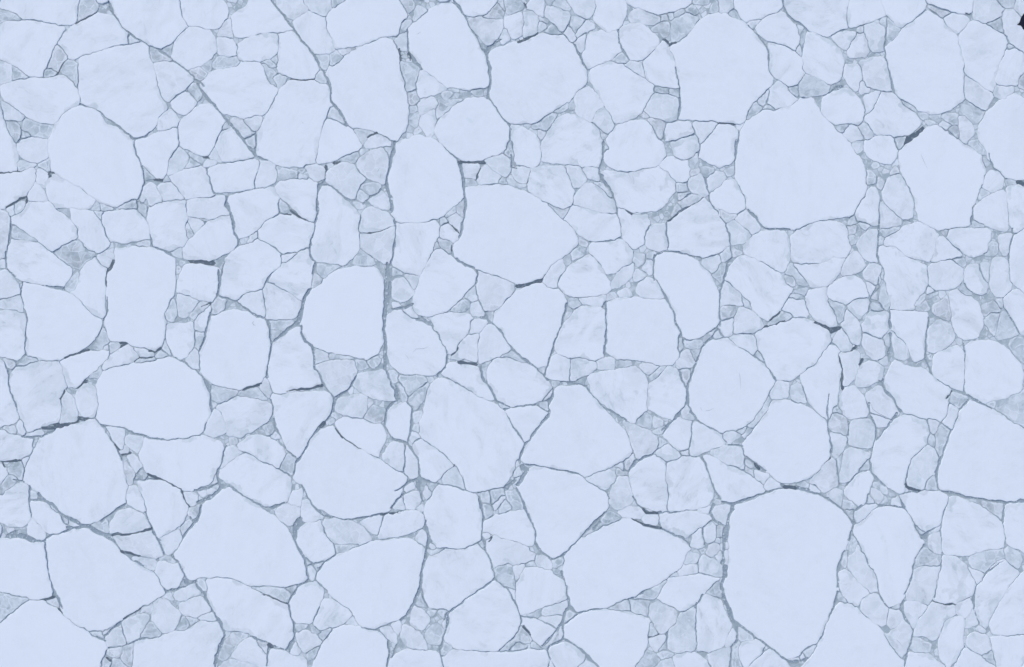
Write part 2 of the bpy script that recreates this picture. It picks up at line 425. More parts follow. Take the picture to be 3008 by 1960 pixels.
L 14 1170,250 1180,390 1230,400
L 22 2100,130 2090,300 2060,420
L 16 2060,430 2200,650 2250,850 2290,1090 2200,1130 1960,1130
L 16 840,1440 830,1550
L 20 640,1300 800,1410
T 1731 376
w 1560,-50 1600,-110 1730,-170 1860,-180 1970,-210 2100,-285 2200,-295 2230,-290 2310,-170 2365,-90 2460,20 2600,140 2680,270 2740,390 2770,530 2775,600 2640,850 2600,880 2350,910 2090,1005 1850,1005 1740,970 1640,890 1590,800 1540,640 1480,540 1465,400 1480,240 1520,80
w 295,810 360,820 460,880 570,870 600,960 580,1000 540,1120 540,1160 430,1205 360,1130 330,1080 310,960
w 560,1130 545,1100 590,1000 640,970 760,955 755,1050 785,1200 700,1225 570,1190
w 785,940 900,850 1030,770 1150,700 1230,770 1290,840 1350,960 1410,1100 1410,1160 1300,1250 1140,1285 1030,1260 900,1220 790,1210 770,1060
w 690,390 750,310 870,285 980,330 1010,400 1000,520 930,550 860,530 700,450
g 870,540 980,550 980,620 880,650
w 980,570 1010,500 1100,455 1170,520 1200,650 1150,690 1050,640 980,600
g 890,740 1000,650 1130,700 1000,780 930,800
g 820,890 880,760 930,800
w 1190,520 1280,430 1370,465 1340,550 1220,640 1200,560
w 1230,650 1300,600 1370,520 1450,520 1530,650 1555,780 1480,850 1400,850 1270,790 1230,720
g 1120,410 1160,390 1260,420 1190,510
g 1350,430 1440,390 1450,450 1370,480
g 1310,820 1390,850 1480,860 1440,910 1360,945
w 1375,960 1460,930 1620,1070 1560,1150 1430,1170 1420,1090
w 1465,910 1550,810 1590,830 1730,1000 1630,1070 1500,950
w 1555,1170 1640,1080 1740,1030 1940,1030 1980,1100 2000,1200 2000,1320 1970,1410 1900,1440 1780,1380 1600,1280 1540,1250
w 2010,1130 2010,1080 2090,1010 2350,920 2470,950 2575,1000 2590,1130 2600,1200 2560,1270 2400,1310 2330,1350 2050,1345 2000,1270
w 2050,1355 2320,1355 2430,1310 2550,1290 2510,1430 2400,1560 2280,1610 2200,1560 2110,1440
w 1130,1300 1300,1275 1320,1340 1240,1450 1130,1350
g 1310,1270 1410,1170 1420,1290 1330,1330
g 1250,1440 1340,1340 1380,1370 1330,1540 1230,1460
g 1440,1200 1520,1250 1440,1290
g 2000,1360 2040,1370 2190,1560 2100,1560 2040,1470 1960,1450
g 1960,1460 2050,1480 2050,1580 1990,1550
g 420,1320 440,1240 550,1280 540,1350 490,1370
g 570,1260 660,1240 640,1310 570,1290
w 545,1400 580,1320 630,1330 640,1440 600,1460
w 440,1480 480,1400 570,1460 540,1520 450,1530
g 1000,430 1090,400 1100,450 1010,490
g 1020,320 1080,240 1090,390 1010,400
L 20 1590,800 1740,980 1850,1015 2000,1015
L 16 1470,120 1450,250 1450,380
L 14 1040,0 1100,150 1100,300
L 14 1160,500 1230,760 1360,960 1420,1170 1430,1290 1390,1350 1330,1550
D 12 1150,690 1000,790 790,930
L 12 780,940 770,1060 790,1200
L 18 680,1260 800,1230 950,1255 1110,1300
D 14 370,825 440,870
L 18 650,1270 640,1400 650,1530
L 14 1480,860 1560,800
T 2308 376
w 1170,200 1240,140 1350,80 1420,-10 1490,-30 1600,20 1700,110 1850,200 1950,290 2000,390 1970,560 1920,650 1860,790 1845,970 1700,990 1560,1000 1430,980 1340,920 1310,790 1300,680 1230,580 1160,430 1150,300
w 980,620 1010,540 1060,480 1140,475 1240,630 1270,760 1270,880 1200,920 1120,860 1000,750 970,690
w 700,850 740,780 820,640 880,600 915,640 925,800 930,960 850,960 710,920
w 945,750 970,740 1060,830 1150,920 1150,970 960,1000 940,880
g 950,1010 1150,980 1080,1040 980,1080
w 725,1120 850,1020 920,1010 920,1330 860,1330 780,1280 720,1180
w 1000,1100 1180,1000 1340,940 1440,990 1520,1060 1500,1200 1450,1340 1300,1290 1200,1270 1130,1200 1010,1170
w 945,1180 1000,1180 1110,1210 1190,1280 1400,1380 1410,1450 1430,1570 1300,1700 1270,1830 1220,1850 1050,1810 1010,1700 1000,1540 980,1400 940,1270
w 1530,1070 1760,1230 1750,1290 1640,1320 1460,1350 1500,1200
w 1420,1410 1480,1360 1670,1335 1750,1400 1760,1500 1700,1580 1600,1620 1460,1620 1420,1530
w 1620,1110 1630,1030 1720,1010 2000,1020 2040,1040 2050,1110 2000,1250 1900,1280 1800,1260 1680,1170
w 2130,1100 2180,1060 2250,1060 2270,1130 2250,1240 2200,1270 2130,1200
g 2050,1140 2120,1170 2110,1260 2000,1270
w 1890,800 2000,700 2170,610 2200,700 2220,900 2220,1020 2100,1020 1990,970 1890,920
w 2210,640 2230,580 2330,580 2420,640 2420,980 2300,1050 2250,960
w 1985,480 2050,425 2110,440 2170,490 2160,590 2040,640 1970,600
g 1960,610 2040,645 1930,720
g 2200,520 2290,520 2290,570 2210,570
g 1880,930 1990,990 1880,990
g 1960,290 2060,340 2010,375
g 1550,1030 1620,1010 1610,1090
w 1780,1440 1840,1380 1920,1360 1960,1480 2000,1560 1980,1650 1880,1640 1800,1600
w 1940,1360 2030,1350 2040,1480 2010,1530 1970,1480
w 2040,1480 2080,1300 2170,1290 2240,1340 2250,1560 2200,1700 2100,1680 2040,1600
w 560,1440 600,1310 700,1240 760,1280 800,1370 740,1430 600,1480
w 790,1430 870,1350 940,1380 940,1540 880,1560 800,1490
g 620,970 640,900 680,880 690,950
g 630,1080 740,1090 700,1150 640,1160
g 620,980 700,970 690,1060 630,1060
g 720,930 850,970 790,1020
g 810,420 860,430 920,500 910,540 830,560
g 940,1080 990,1100 980,1150 940,1170
g 1050,460 1100,390 1140,450
g 930,500 1000,540 970,620 920,590
g 1670,1320 1790,1300 1800,1370 1760,1390
L 20 935,720 935,1000 920,1300 980,1450
D 40 2310,540 2370,560
L 24 1870,800 1860,950
L 14 2040,250 2080,400 2180,500
L 24 1180,920 1240,930
L 16 2270,1000 2250,1250 2250,1500
T 0 752
w 1060,180 1080,130 1130,50 1150,-60 1370,-90 1560,-70 1700,-10 1740,50 1730,170 1735,330 1660,520 1640,680 1620,870 1590,930 1540,935 1430,910 1270,860 1100,830 1050,700 1085,520 1080,390 1060,300
w 225,260 400,290 600,340 760,420 900,530 1030,650 960,780 860,900 700,990 590,1045 350,1025 270,990 270,750 280,600 220,420
w -40,155 60,155 140,250 190,340 185,380 0,435 -40,440
w -40,460 0,440 190,390 230,500 220,560 60,530 -40,490
w -40,555 120,560 240,580 250,700 240,960 150,1050 60,1010 -40,970
w 1025,1140 1100,980 1180,930 1260,880 1330,920 1390,990 1330,1065 1160,1090
w 1650,700 1710,670 1920,670 1940,780 1930,900 1860,990 1790,1030 1720,980 1650,850
w 1790,200 1830,120 1900,80 2060,100 2190,130 2170,220 2150,400 2120,460 2000,440 1880,400 1770,370 1770,260
w 1770,390 1860,400 1970,450 1950,530 1860,610 1780,580
g 1660,540 1720,430 1760,560 1720,650 1660,630
g 1880,590 1990,470 2100,490 1960,620 1940,650
w 1950,650 2010,560 2110,500 2090,620 2040,740 2000,770 1950,730
g 1960,750 2040,770 2030,860 2000,940 1950,900
w 1845,1030 1940,930 1990,960 1990,1120 1930,1130
g 1640,820 1700,960 1710,1000 1620,940
w 600,1050 860,970 960,945 1090,940 1080,1010 1000,1090 900,1200 760,1300 680,1290 630,1150
g 1000,1110 1020,1170 980,1220 900,1220 910,1170
g 910,930 1040,700 1080,830 1020,930
g 1080,860 1180,870 1180,920 1100,960
d 1030,890 1070,880 1080,940 1030,930
w 1330,910 1420,920 1530,985 1490,1010 1400,1010
g 1350,1060 1400,1020 1510,1015 1560,1035
g 1590,950 1670,1000 1630,1020 1550,1010
g 2120,500 2190,410 2250,430 2230,540 2120,580
g 650,290 790,150 750,380 670,340
g 160,1090 260,1000 380,1040 260,1080
g 30,1020 150,1060 130,1120 70,1110
w 2075,720 2110,620 2190,570 2380,550 2500,575 2620,640 2670,720 2695,860 2690,1000 2650,1190 2590,1260 2400,1330 2290,1330 2120,1280 2060,1220 2000,1150 1990,980 2050,830
g 2100,1300 2150,1310 2360,1340 2370,1370 2310,1430 2170,1470 2110,1420
D 24 650,1020 800,965 880,940
D 22 1190,870 1260,870 1200,910
D 20 1480,950 1540,955 1600,920
D 14 1340,1060 1390,1010 1510,1010
D 22 770,1310 860,1250
D 18 610,1430 650,1340
D 16 2010,515 2110,470
D 14 1055,120 1060,290
L 20 50,-50 60,130 140,220
L 20 215,270 210,400 270,600 260,750 250,980
L 14 1080,400 1080,550 1040,640
L 20 1110,40 1060,140
L 14 410,290 600,300 640,310
L 22 460,300 640,330
L 14 2180,380 2200,200 2240,60
L 14 2180,390 2380,470
L 16 2100,560 2050,760 1990,950 1990,1150
L 20 1760,1020 1960,1150 2080,1290 2110,1480 2110,1550
L 18 80,1140 90,1350 180,1540
T 1731 376
g 885,655 1010,640 900,735
T 577 752
w 225,385 220,300 260,130 300,20 360,-30 450,-90 560,-140 610,-163 700,-128 790,-80 835,-30 840,90 790,140 690,240 655,335 480,375 400,440 340,430
w 850,90 940,40 1010,-10 1120,-60 1150,-10 1190,60 1170,160 1130,300 1090,380 1045,440 930,370 780,280 700,250 710,220 800,140
w 670,350 700,258 780,285 880,345 1040,445 1030,530 1010,590 920,635 690,630 685,540
w 400,450 480,380 655,343 670,400 680,600 650,615 560,560 440,480
w 1050,620 1090,480 1110,370 1250,260 1390,170 1480,130 1640,95 1780,120 1850,210 1870,300 1860,450 1855,700 1865,820 1820,920 1790,1000 1680,1030 1500,990 1320,970 1150,890 1090,840 1040,700
g 1140,310 1150,210 1190,180 1250,250 1210,290
g 710,645 880,640 980,640 880,740 830,740 740,720
g 730,740 830,745 770,850 740,820
w 760,920 780,870 900,780 1020,710 1050,770 1090,860 1150,900 1165,1020 1180,1130 1240,1270 1150,1310 1000,1340 940,1360 800,1385 740,1300 700,1210 710,1100 750,1010
w 1190,950 1230,940 1310,990 1320,1040 1190,1085 1170,1010
w 1190,1100 1290,1060 1430,1035 1560,1050 1600,1130 1590,1220 1500,1340 1400,1425 1340,1370 1240,1230
g 1330,990 1500,1000 1570,1030 1330,1030
w 1565,1300 1580,1240 1610,1180 1750,1150 1860,1130 1920,1240 1990,1410 1980,1440 1880,1445 1680,1380
g 1590,1050 1700,1060 1710,1100 1640,1130 1600,1110
g 1700,1060 1800,1010 1840,1050 1760,1110
g 130,1430 200,1470 150,1500
g 460,1330 610,1320 700,1430 620,1440 410,1390
w 640,1280 690,1220 740,1300 750,1370 720,1420 640,1350
w 1895,620 1960,560 2050,555 2200,640 2370,710 2420,820 2480,940 2490,1010 2480,1100 2390,1180 2300,1190 2050,1170 1950,1090 1910,980 1890,780
w 1960,260 2000,225 2080,230 2130,320 2180,370 2090,450 2030,450 1960,420
w 2080,180 2230,205 2200,340 2140,290
w 2070,540 2130,510 2200,610 2150,620
w 1945,470 2030,490 2030,520 1960,530
g 1970,110 2060,170 1970,185
g 2020,1200 2220,1190 2310,1240 2240,1290 2120,1400 2060,1320
g 2010,1280 2030,1270 2130,1430 2060,1440
g 2110,1420 2160,1380 2320,1260 2290,1380 2180,1530 2140,1490
g 1910,1140 2010,1160 2000,1250 1960,1260
L 40 1180,80 1160,180
L 44 1130,330 1080,440 1040,600 1000,680
L 40 1000,660 880,760 780,850
L 30 1040,700 1090,850 1150,900
L 24 720,650 740,780 750,900 700,1130 700,1220
L 60 1900,80 1900,200
L 60 1880,250 1900,350 1880,500 1870,700 1880,850
L 60 1880,850 1880,1000 1880,1130
L 26 1880,1130 1940,1260 2000,1430
L 50 1910,120 1930,180 1950,200
L 40 1930,250 1930,400
L 24 1150,890 1180,1100 1280,1300 1390,1440 1370,1560
L 26 1380,1440 1500,1350 1600,1200
L 18 200,380 390,450 560,570 700,640
L 40 2200,630 2370,700
L 30 1940,540 2080,520 2160,490
D 24 460,1330 540,1300 640,1280
D 22 900,1350 1100,1320 1250,1290
L 14 80,1260 140,1400 150,1550
L 20 220,140 210,400 
L 30 1900,1560 1980,1460
T 1154 752
w 365,10 430,-50 480,-60 560,0 650,60 760,130 820,210 815,260 720,350 630,460 530,560 400,590 260,590 200,490 220,380 270,220 330,80
w 845,160 870,150 1010,200 1190,280 1210,350 1110,460 1020,535 940,560 870,460 845,330
w 725,380 830,300 840,440 790,440 730,410
g 620,490 700,430 770,460 770,500 700,550 590,550
w 770,480 840,460 910,560 900,600 790,580
w 1005,680 1030,550 1100,510 1220,370 1330,320 1490,280 1600,310 1680,370 1730,450 1720,540 1690,660 1640,780 1590,950 1530,1100 1430,1120 1290,1010 1190,920 1100,800
w 395,630 450,590 590,570 720,575 785,600 760,720 690,850 640,910 600,980 550,970 500,870 430,730
w 785,630 950,650 880,740 780,770 770,720
w 875,750 930,700 990,690 1060,770 1180,920 1140,960 1000,1020 850,1080 860,950
w 590,1020 650,930 740,800 870,760 860,900 845,1060 820,1060 720,1020 650,1040
g 940,570 1015,560 1000,670 950,620
w 940,1150 960,1070 1020,1020 1140,1015 1350,1090 1470,1170 1550,1250 1580,1330 1500,1420 1380,1490 1180,1505 1060,1450 970,1340 935,1240
g 1080,1000 1190,950 1340,1080 1150,1010
g 890,1090 1000,1040 950,1110 940,1280 890,1200
w 490,1190 530,1110 570,1060 690,1100 830,1115 870,1150 890,1250 960,1360 1010,1430 850,1390 780,1340 620,1260
w 1530,1190 1610,990 1680,1020 1780,1040 1780,1240 1700,1245 1590,1230
w 1785,1050 1880,1020 2030,1060 2030,1120 1960,1170 1775,1250
w 1620,930 1670,730 1720,660 1870,510 1970,520 2090,530 2130,640 2130,850 2110,1000 2020,1050 1880,1015 1780,1030 1640,980
w 2130,490 2180,440 2350,420 2700,440 2760,500 2830,620 2870,760 2840,900 2850,1000 2800,1070 2660,1090 2430,1030 2200,1010 2130,960 2130,700
w 1870,420 2130,370 2120,440 2080,510 1900,480
g 1750,430 1850,415 1890,490 1820,525 1750,490
g 1740,520 1800,550 1770,610 1710,640
g 2150,390 2200,360 2230,420 2140,440
w 2240,370 2340,330 2390,420 2270,420
w 2180,280 2210,220 2290,110 2400,70 2400,170 2350,240 2240,320 2190,320
w 2040,1060 2100,1035 2220,1030 2200,1130 2060,1130
w 1940,1190 2200,1150 2400,1100 2500,1170 2550,1300 2540,1500 2530,1570 2400,1680 2200,1540 2000,1380
g 1840,1250 1920,1210 1900,1280
g 1600,1250 1670,1260 1620,1320 1590,1290
g 1590,1330 1500,1430 1560,1440
g 1440,1125 1520,1110 1500,1170
D 30 1240,300 1350,285 1480,245
D 26 660,1060 740,1080 830,1085
D 18 590,990 660,920
L 36 640,20 720,100
L 26 830,150 835,260
L 34 280,610 400,690
L 24 400,700 460,800 540,970 530,1110 440,1210
L 40 870,610 940,620
L 22 850,430 930,570 950,640 1100,800 1190,930 1400,1100 1560,1240 
L 24 1730,480 1680,680 1590,950 1520,1180
L 26 2140,450 2090,510
L 16 2120,530 2140,800 2120,1000
L 22 1680,1260 1800,1260 1920,1300 2100,1500
L 18 1590,1330 1600,1400 1560,1500
L 16 880,1100 930,1270 1050,1440 1170,1500
T 1731 752
w 650,170 650,60 680,-20 820,-40 900,-40 1060,50 1160,140 1220,220 1270,320 1295,400 1300,550 1290,680 1130,790 980,840 930,790 870,620 750,350 700,270
w 1320,330 1350,240 1400,270 1510,370 1545,490 1400,490 1310,490
w 1430,100 1500,10 1590,0 1780,90 1880,170 1960,260 2050,340 1970,460 1880,580 1800,640 1700,600 1640,530 1600,440 1510,370 1400,250 1360,220
w 1460,600 1530,510 1630,550 1690,620 1740,700 1600,755 1450,780
w 1310,650 1450,620 1440,770 1380,820 1320,770 1300,700
g 1310,500 1450,500 1460,600 1310,640
g 1530,400 1600,450 1630,540 1560,500
w 475,320 500,270 570,220 640,240 700,300 740,430 540,420 470,370
w 1400,830 1500,780 1620,780 1660,870 1680,930 1650,1000 1560,930
w 1650,780 1740,720 1850,690 2010,640 2130,630 2240,660 2380,740 2400,850 2340,950 2260,1080 2130,1150 2030,1230 1980,1250 1880,1240 1770,1080 1720,960 1670,870
w 1120,930 1190,860 1260,825 1380,830 1500,900 1640,1010 1760,1110 1860,1240 1850,1300 1790,1400 1710,1550 1640,1640 1530,1710 1460,1740 1340,1768 1200,1700 1080,1628 1018,1520 1000,1400 1010,1250 1090,1040
w 590,1310 700,1190 800,1100 880,1130 920,1260 970,1340 960,1440 900,1590 870,1640 760,1600 650,1550 580,1490
w 890,1030 910,960 960,920 1000,960 1050,1050 1030,1110 900,1130 880,1080
g 900,1140 1010,1120 1010,1180 980,1290 940,1260
g 1010,940 1110,940 1060,1040
g 920,850 1120,840 1120,930 990,910
w 1240,790 1290,740 1350,810 1240,815
g 1140,820 1280,720 1220,800 1150,850
g 890,790 930,850 900,960 880,900
w 500,1090 620,1080 700,1110 600,1180 540,1150
g 650,1120 780,1110 620,1240 600,1190
g 260,1050 400,1040 410,1080 280,1110
w 1870,1250 2000,1260 2010,1340 1960,1430 1830,1430 1800,1380
w 2180,360 2300,310 2370,330 2380,450 2440,560 2470,610 2470,700 2400,690 2280,650 2190,560 2170,460
g 2060,350 2180,320 2170,400
g 2020,390 2140,410 2160,430 2010,430
w 1930,560 1990,440 2160,440 2180,620 2050,610 1990,560
g 1880,620 1940,550 2040,620 1780,680
g 1690,950 1750,1060 1650,1000
w 2110,1200 2260,1090 2420,870 2480,860 2510,970 2500,1180 2480,1440 2440,1600 2400,1640 2330,1600 2180,1420
L 24 990,1290 980,1400 1010,1540
L 22 710,300 820,520 930,800
L 20 1400,100 1310,330 1310,700
L 34 1240,810 1140,900
L 20 1130,900 1050,1130 990,1300
L 16 900,1130 970,1320
D 18 1950,640 1870,680
D 20 2260,670 2380,720
D 14 1800,640 1900,560
D 12 1740,710 1830,680
L 14 1710,950 1760,1080 1860,1250
L 14 170,450 160,800 150,980
T 2308 752
w 415,345 500,260 600,210 700,205 780,260 840,400 700,430 620,480 480,450 420,400
w 2290,-208 2420,-320 2420,400 2260,265 2245,100 2250,-50
w 630,480 700,440 830,430 820,520 740,610 640,540
w 580,650 620,555 660,570 750,700 760,820 730,890 660,860 570,730 560,690
w 770,700 820,600 850,560 960,550 1040,580 1040,710 950,820 900,810 780,750
w 1060,560 1090,535 1220,540 1300,570 1400,590 1430,620 1400,780 1390,1000 1310,1060 1240,980 1200,870 1100,770 1060,710
w 1040,790 1080,760 1200,900 1220,1010 1180,1040 1110,1020 1070,900
w 790,770 940,830 980,890 980,1010 890,1040 820,980 780,890
g 980,800 1040,800 1040,910 1000,880
w 450,860 540,745 580,790 660,880 640,950 560,945 470,920
w 540,980 640,950 720,955 735,1000 720,1200 590,1310 590,1180 550,1060
w 720,1190 760,1090 860,1050 970,1100 970,1230 840,1280 720,1300
w 940,1040 1000,1010 1010,1080 960,1090
w 560,1390 620,1320 700,1300 760,1370 800,1460 830,1560 800,1640 620,1620 560,1520
w 1005,1250 1060,1100 1110,1045 1200,1110 1380,1130 1480,1220 1580,1290 1650,1310 1620,1460 1610,1580 1560,1645 1400,1630 1210,1570 1150,1500 1060,1390
w 1420,750 1530,640 1680,710 1680,830 1600,910 1480,970 1420,940 1410,860
w 1490,980 1700,900 1760,960 1790,1190 1790,1350 1690,1310 1520,1230 1480,1130
w 1640,370 1720,330 1790,370 1960,500 1970,700 1920,820 1800,840 1730,790 1680,690 1660,550
g 1470,530 1630,390 1650,650 1480,580
w 1440,300 1500,350 1420,380
g 1420,400 1540,370 1420,440
g 1310,520 1400,455 1430,560 1300,550
g 1250,510 1390,380 1390,440 1300,500
w 1790,930 1860,870 2070,840 2200,920 2350,1110 2370,1200 2340,1380 2200,1430 2050,1470 1960,1480 1830,1400 1800,1300 1790,1150
w 2185,490 2190,420 2240,360 2330,340 2420,400 2420,790 2330,760 2250,620
g 2110,820 2140,620 2190,560 2330,770 2280,815
g 1990,660 2050,560 2130,590 2100,800
g 2240,910 2260,830 2420,820 2420,1120 2340,1030
g 940,480 960,300 990,260 1020,340 1060,510 1010,540
g 860,470 940,480 980,540 880,540
w 820,270 870,270 890,310 850,390 
g 870,410 900,340 920,430 
g 430,430 600,520 570,650 510,680 500,560
g 960,130 980,220 960,230
g 2090,450 2170,440 2160,540 
g 1780,260 1870,380 1800,390 1740,320
g 1980,480 2080,450 2150,560 1990,600
w 50,1400 60,1320 130,1260 220,1450 170,1470 80,1450
D 26 300,665 400,700 440,740 540,720
D 24 450,760 540,720
D 20 550,1000 570,1330
D 18 660,940 710,905
D 18 740,1080 770,1030
L 40 1050,560 1050,710
L 20 870,400 930,300 930,200
L 24 1430,620 1390,900 1390,1040 1470,1190
L 30 1520,1240 1650,1310 
L 30 980,1230 990,1310 1080,1420 1160,1550
L 30 930,1250 980,1270
L 18 1780,880 1790,1350
L 30 1050,780 1040,900 1020,1000
L 16 2180,510 2340,770
L 30 1820,1400 1960,1480 2060,1540
L 20 900,310 850,450 830,560
D 14 1610,1420 1660,1350
L 24 1740,1540 1820,1450
T 0 752
w 965,1300 1020,1170 1130,1120 1330,1085 1560,1040 1680,1030 1830,1060 1930,1150 2040,1250 2080,1310 2100,1480 2110,1540 2050,1680 2000,1780 1750,1830 1560,1835 1400,1790 1200,1710 1000,1670 950,1600 960,1480
w 100,1200 150,1110 350,1070 480,1055 580,1055 620,1120 640,1220 660,1290 620,1370 600,1500 590,1650 440,1700 270,1750 240,1680 210,1600 150,1440 95,1360 90,1300
w -40,1030 20,1060 75,1130 85,1280 100,1390 160,1500 185,1620 100,1680 0,1710 -40,1720
w 640,1380 660,1330 750,1450 765,1560 745,1645 600,1680 610,1500
w 760,1400 780,1340 860,1290 960,1340 965,1480 940,1600 870,1635 820,1590 770,1500
w 2160,1490 2300,1440 2430,1400 2560,1420 2650,1470 2700,1510 2710,1560 2680,1640 2540,1740 2400,1800 2270,1795 2240,1620 
T 0 1128
w 230,900 300,750 340,720 380,600 420,540 600,450 760,410 920,365 990,410 1050,520 1130,610 1200,730 1240,840 1250,1000 1250,1180 1170,1250 1040,1320 860,1410 720,1320 600,1280 500,1170 350,1080 270,1000 230,960
w -40,470 40,480 240,540 330,555 310,700 200,755 0,750 -40,740
w 245,510 300,480 400,465 430,510 300,530
w 155,430 200,360 240,400 240,500 190,480
g 35,430 110,410 160,460 150,490 80,490
w -40,780 0,790 80,900 0,1010 -40,1040
g 90,910 160,950 100,1060 0,1110 0,1020
g 60,860 200,780 230,840 215,960 100,900
w 0,1120 60,1060 180,1015 250,1010 290,1060 290,1380 230,1430 110,1420 0,1370 -40,1350 -40,1130
w 300,1190 350,1180 460,1200 530,1280 600,1340 670,1430 600,1480 510,1500 430,1430 300,1340
w 300,1350 430,1430 445,1540 380,1580 290,1540 275,1480
g 300,1070 370,1110 350,1150 305,1150
g 480,1190 560,1230 580,1290 500,1250
g 620,1320 690,1380 650,1410
w 700,1350 800,1400 760,1445 690,1390
g 915,1400 1050,1350 1060,1500 960,1440
w 1090,1400 1180,1280 1280,1255 1400,1300 1480,1390 1500,1420 1400,1450 1270,1500 1120,1510 1085,1470
w 1250,1090 1270,1030 1350,1025 1430,1170 1450,1260 1420,1290 1290,1210 1245,1150
w 1360,980 1450,960 1600,980 1780,1050 1820,1140 1880,1230 1800,1410 1700,1480 1590,1525 1540,1470 1460,1250 1420,1110
w 1250,550 1300,510 1420,550 1400,680 1370,700 1260,600
w 1430,550 1520,560 1700,580 1850,555 2040,525 2180,570 2230,640 2200,720 2190,820 2120,980 1980,1030 1900,1075 1740,1020 1560,930 1480,890 1440,810 1380,710 1410,640
w 1050,430 1230,460 1250,560 1220,640 1150,580
w 1260,730 1310,700 1420,810 1350,880 1310,800
w 1190,680 1260,620 1270,660 1210,720
g 1240,780 1320,870 1310,990 1260,1010
w 2050,400 2140,245 2180,260 2240,370 2240,480 2130,530 2050,500
w 1820,1080 1970,1100 1950,1210 1900,1210
w 1980,1060 2020,1035 2070,1090 2020,1120
w 2070,1050 2150,1070 2130,1110 2080,1090
g 1870,1290 1900,1240 2020,1215 1930,1340
g 1810,1410 1880,1360 1950,1370 1850,1520 1820,1500
g 1440,870 1470,920 1430,940
g 1480,930 1540,950 1490,960
g 2100,1000 2180,900 2180,1010
w 60,1460 130,1450 150,1500 110,1510
g 340,540 370,550 340,640
w 610,410 690,390 680,410 610,430
w 230,760 290,740 240,820
D 36 550,410 600,420
D 26 770,340 880,360
D 22 420,440 540,440 690,400 770,370
D 22 1150,610 1190,650
D 22 1480,900 1620,970 1800,1050 1830,1140 1890,1220
D 18 1210,700 1300,690
L 30 220,520 420,530 560,460
L 20 960,370 1040,430 
L 14 1040,430 1200,440 1500,540 1700,565 2000,520
L 18 1050,450 1150,600 1220,760
L 26 1330,960 1340,900 1400,850
L 24 1330,960 1560,950
L 26 2190,850 2180,1000 2090,1040 1950,1060
L 44 2180,1010 2230,1030 2080,1140 1980,1180
L 16 280,1020 300,1340 
L 24 300,1165 400,1160
L 30 380,1110 480,1190 620,1310 800,1410 880,1420
L 30 670,1440 750,1450 850,1420
L 36 880,1420 1000,1500 1090,1510
L 22 1000,1370 1100,1290 1240,1200
L 20 1450,1290 1540,1490 1600,1560
L 22 1100,1510 1280,1500 1480,1440
L 40 160,1480 60,1530 250,1540
L 26 1900,1330 1940,1380 1820,1540
L 28 130,960 240,980
D 20 40,840 20,770 200,765
T 577 1128
w 745,142 760,112 1000,87 1260,72 1330,112 1370,160 1350,250 1290,340 1170,500 1090,680 1050,720 1000,740 900,650 860,540 790,430 770,300
w 1390,202 1450,142 1560,117 1680,112 1710,170 1690,300 1660,355 1540,325 1400,275 1375,220
g 1680,330 1770,205 1880,270 1880,330 1820,400 1680,360
g 1700,150 1770,180 1720,250
w 1900,300 1960,230 2050,180 2110,180 2140,210 2140,400 2120,580 2050,580 1960,510 1880,430
w 1380,400 1480,330 1600,345 1840,420 1890,530 1800,740 1640,640 1500,560
w 1850,750 1950,570 2080,620 2080,780 2050,890
w 2090,640 2140,630 2200,760 2220,900 2140,950 2070,890
w 2160,470 2240,540 2160,590 2140,550
w 980,960 1010,820 1120,650 1180,530 1260,465 1370,445 1470,550 1650,660 1850,770 2040,900 2100,960 2040,1080 1940,1220 1870,1290 1700,1320 1540,1345 1370,1310 1210,1220 1130,1130 1070,1020
w 235,860 460,690 640,780 940,920 935,1080 900,1170 740,1235 600,1180 430,1070 240,940
w 420,600 540,530 620,520 760,560 850,640 890,710 830,840 700,780 450,660
w 240,820 300,620 350,610 400,640 450,680 250,840
g 320,540 400,540 400,600 340,600
g 670,440 740,380 780,470 720,530
g 740,520 790,480 830,540 760,550
g 850,820 900,700 1000,770 970,840 950,910 850,860
w 915,1170 960,1080 1050,1055 1045,1220 930,1190
w 780,1270 900,1190 1030,1240 1010,1330 940,1410 830,1340
w 1040,1330 1060,1180 1110,1165 1190,1240 1270,1340 1180,1370 1080,1380
g 590,1190 720,1240 770,1280 740,1310
w 1640,1390 1700,1350 1850,1320 1830,1440 1800,1510
w 1850,1400 1870,1330 1960,1290 2180,1270 2270,1320 2280,1390 2230,1440 2150,1480 1980,1530 1820,1550
w 2075,1020 2130,975 2180,1020 2100,1075 2070,1050
w 2080,1110 2210,1060 2235,1110 2210,1220 2150,1255 2080,1230 2065,1170
w 1940,1210 2050,1140 2070,1250 1960,1240
w 2260,1080 2300,1010 2350,1100 2290,1160
g 1350,320 1380,290 1450,320 1400,360
g 1320,370 1360,340 1370,390 1320,420
g 2190,1240 2260,1210 2260,1290 
L 28 1990,20 2010,140
L 34 2030,140 1960,190 1900,270 1880,420
L 22 2110,170 2150,230 2140,430 2120,590
L 24 1560,0 1390,160 1370,260 1280,380 1120,600 1080,700 1000,790 980,900
L 40 1270,380 1200,480 1150,560
L 26 1880,430 1960,540 2110,600 2200,740 2240,930
D 12 1380,450 1460,540 1640,650
D 20 1240,430 1280,390
L 14 450,665 700,790 940,910
L 24 1980,1070 2190,950 2240,980
L 44 2200,960 2220,1040 2250,1180
L 24 1930,1240 2080,1080
L 24 1330,1330 1540,1350 1850,1300 2060,1270
L 40 1290,1320 1370,1330
L 50 1040,1350 990,1450 980,1550
L 30 1040,1380 1000,1430
L 20 2270,1290 2300,1400 2320,1550
L 22 1050,1020 1120,1160 1270,1320
L 20 220,860 220,1000
L 18 330,1040 600,1200 740,1240 880,1180
L 30 0,1380 60,1220
L 14 290,600 230,850
L 34 740,1240 800,1215
L 18 130,30 140,240 
L 14 740,160 790,430 900,660 1000,740
T 1154 1128
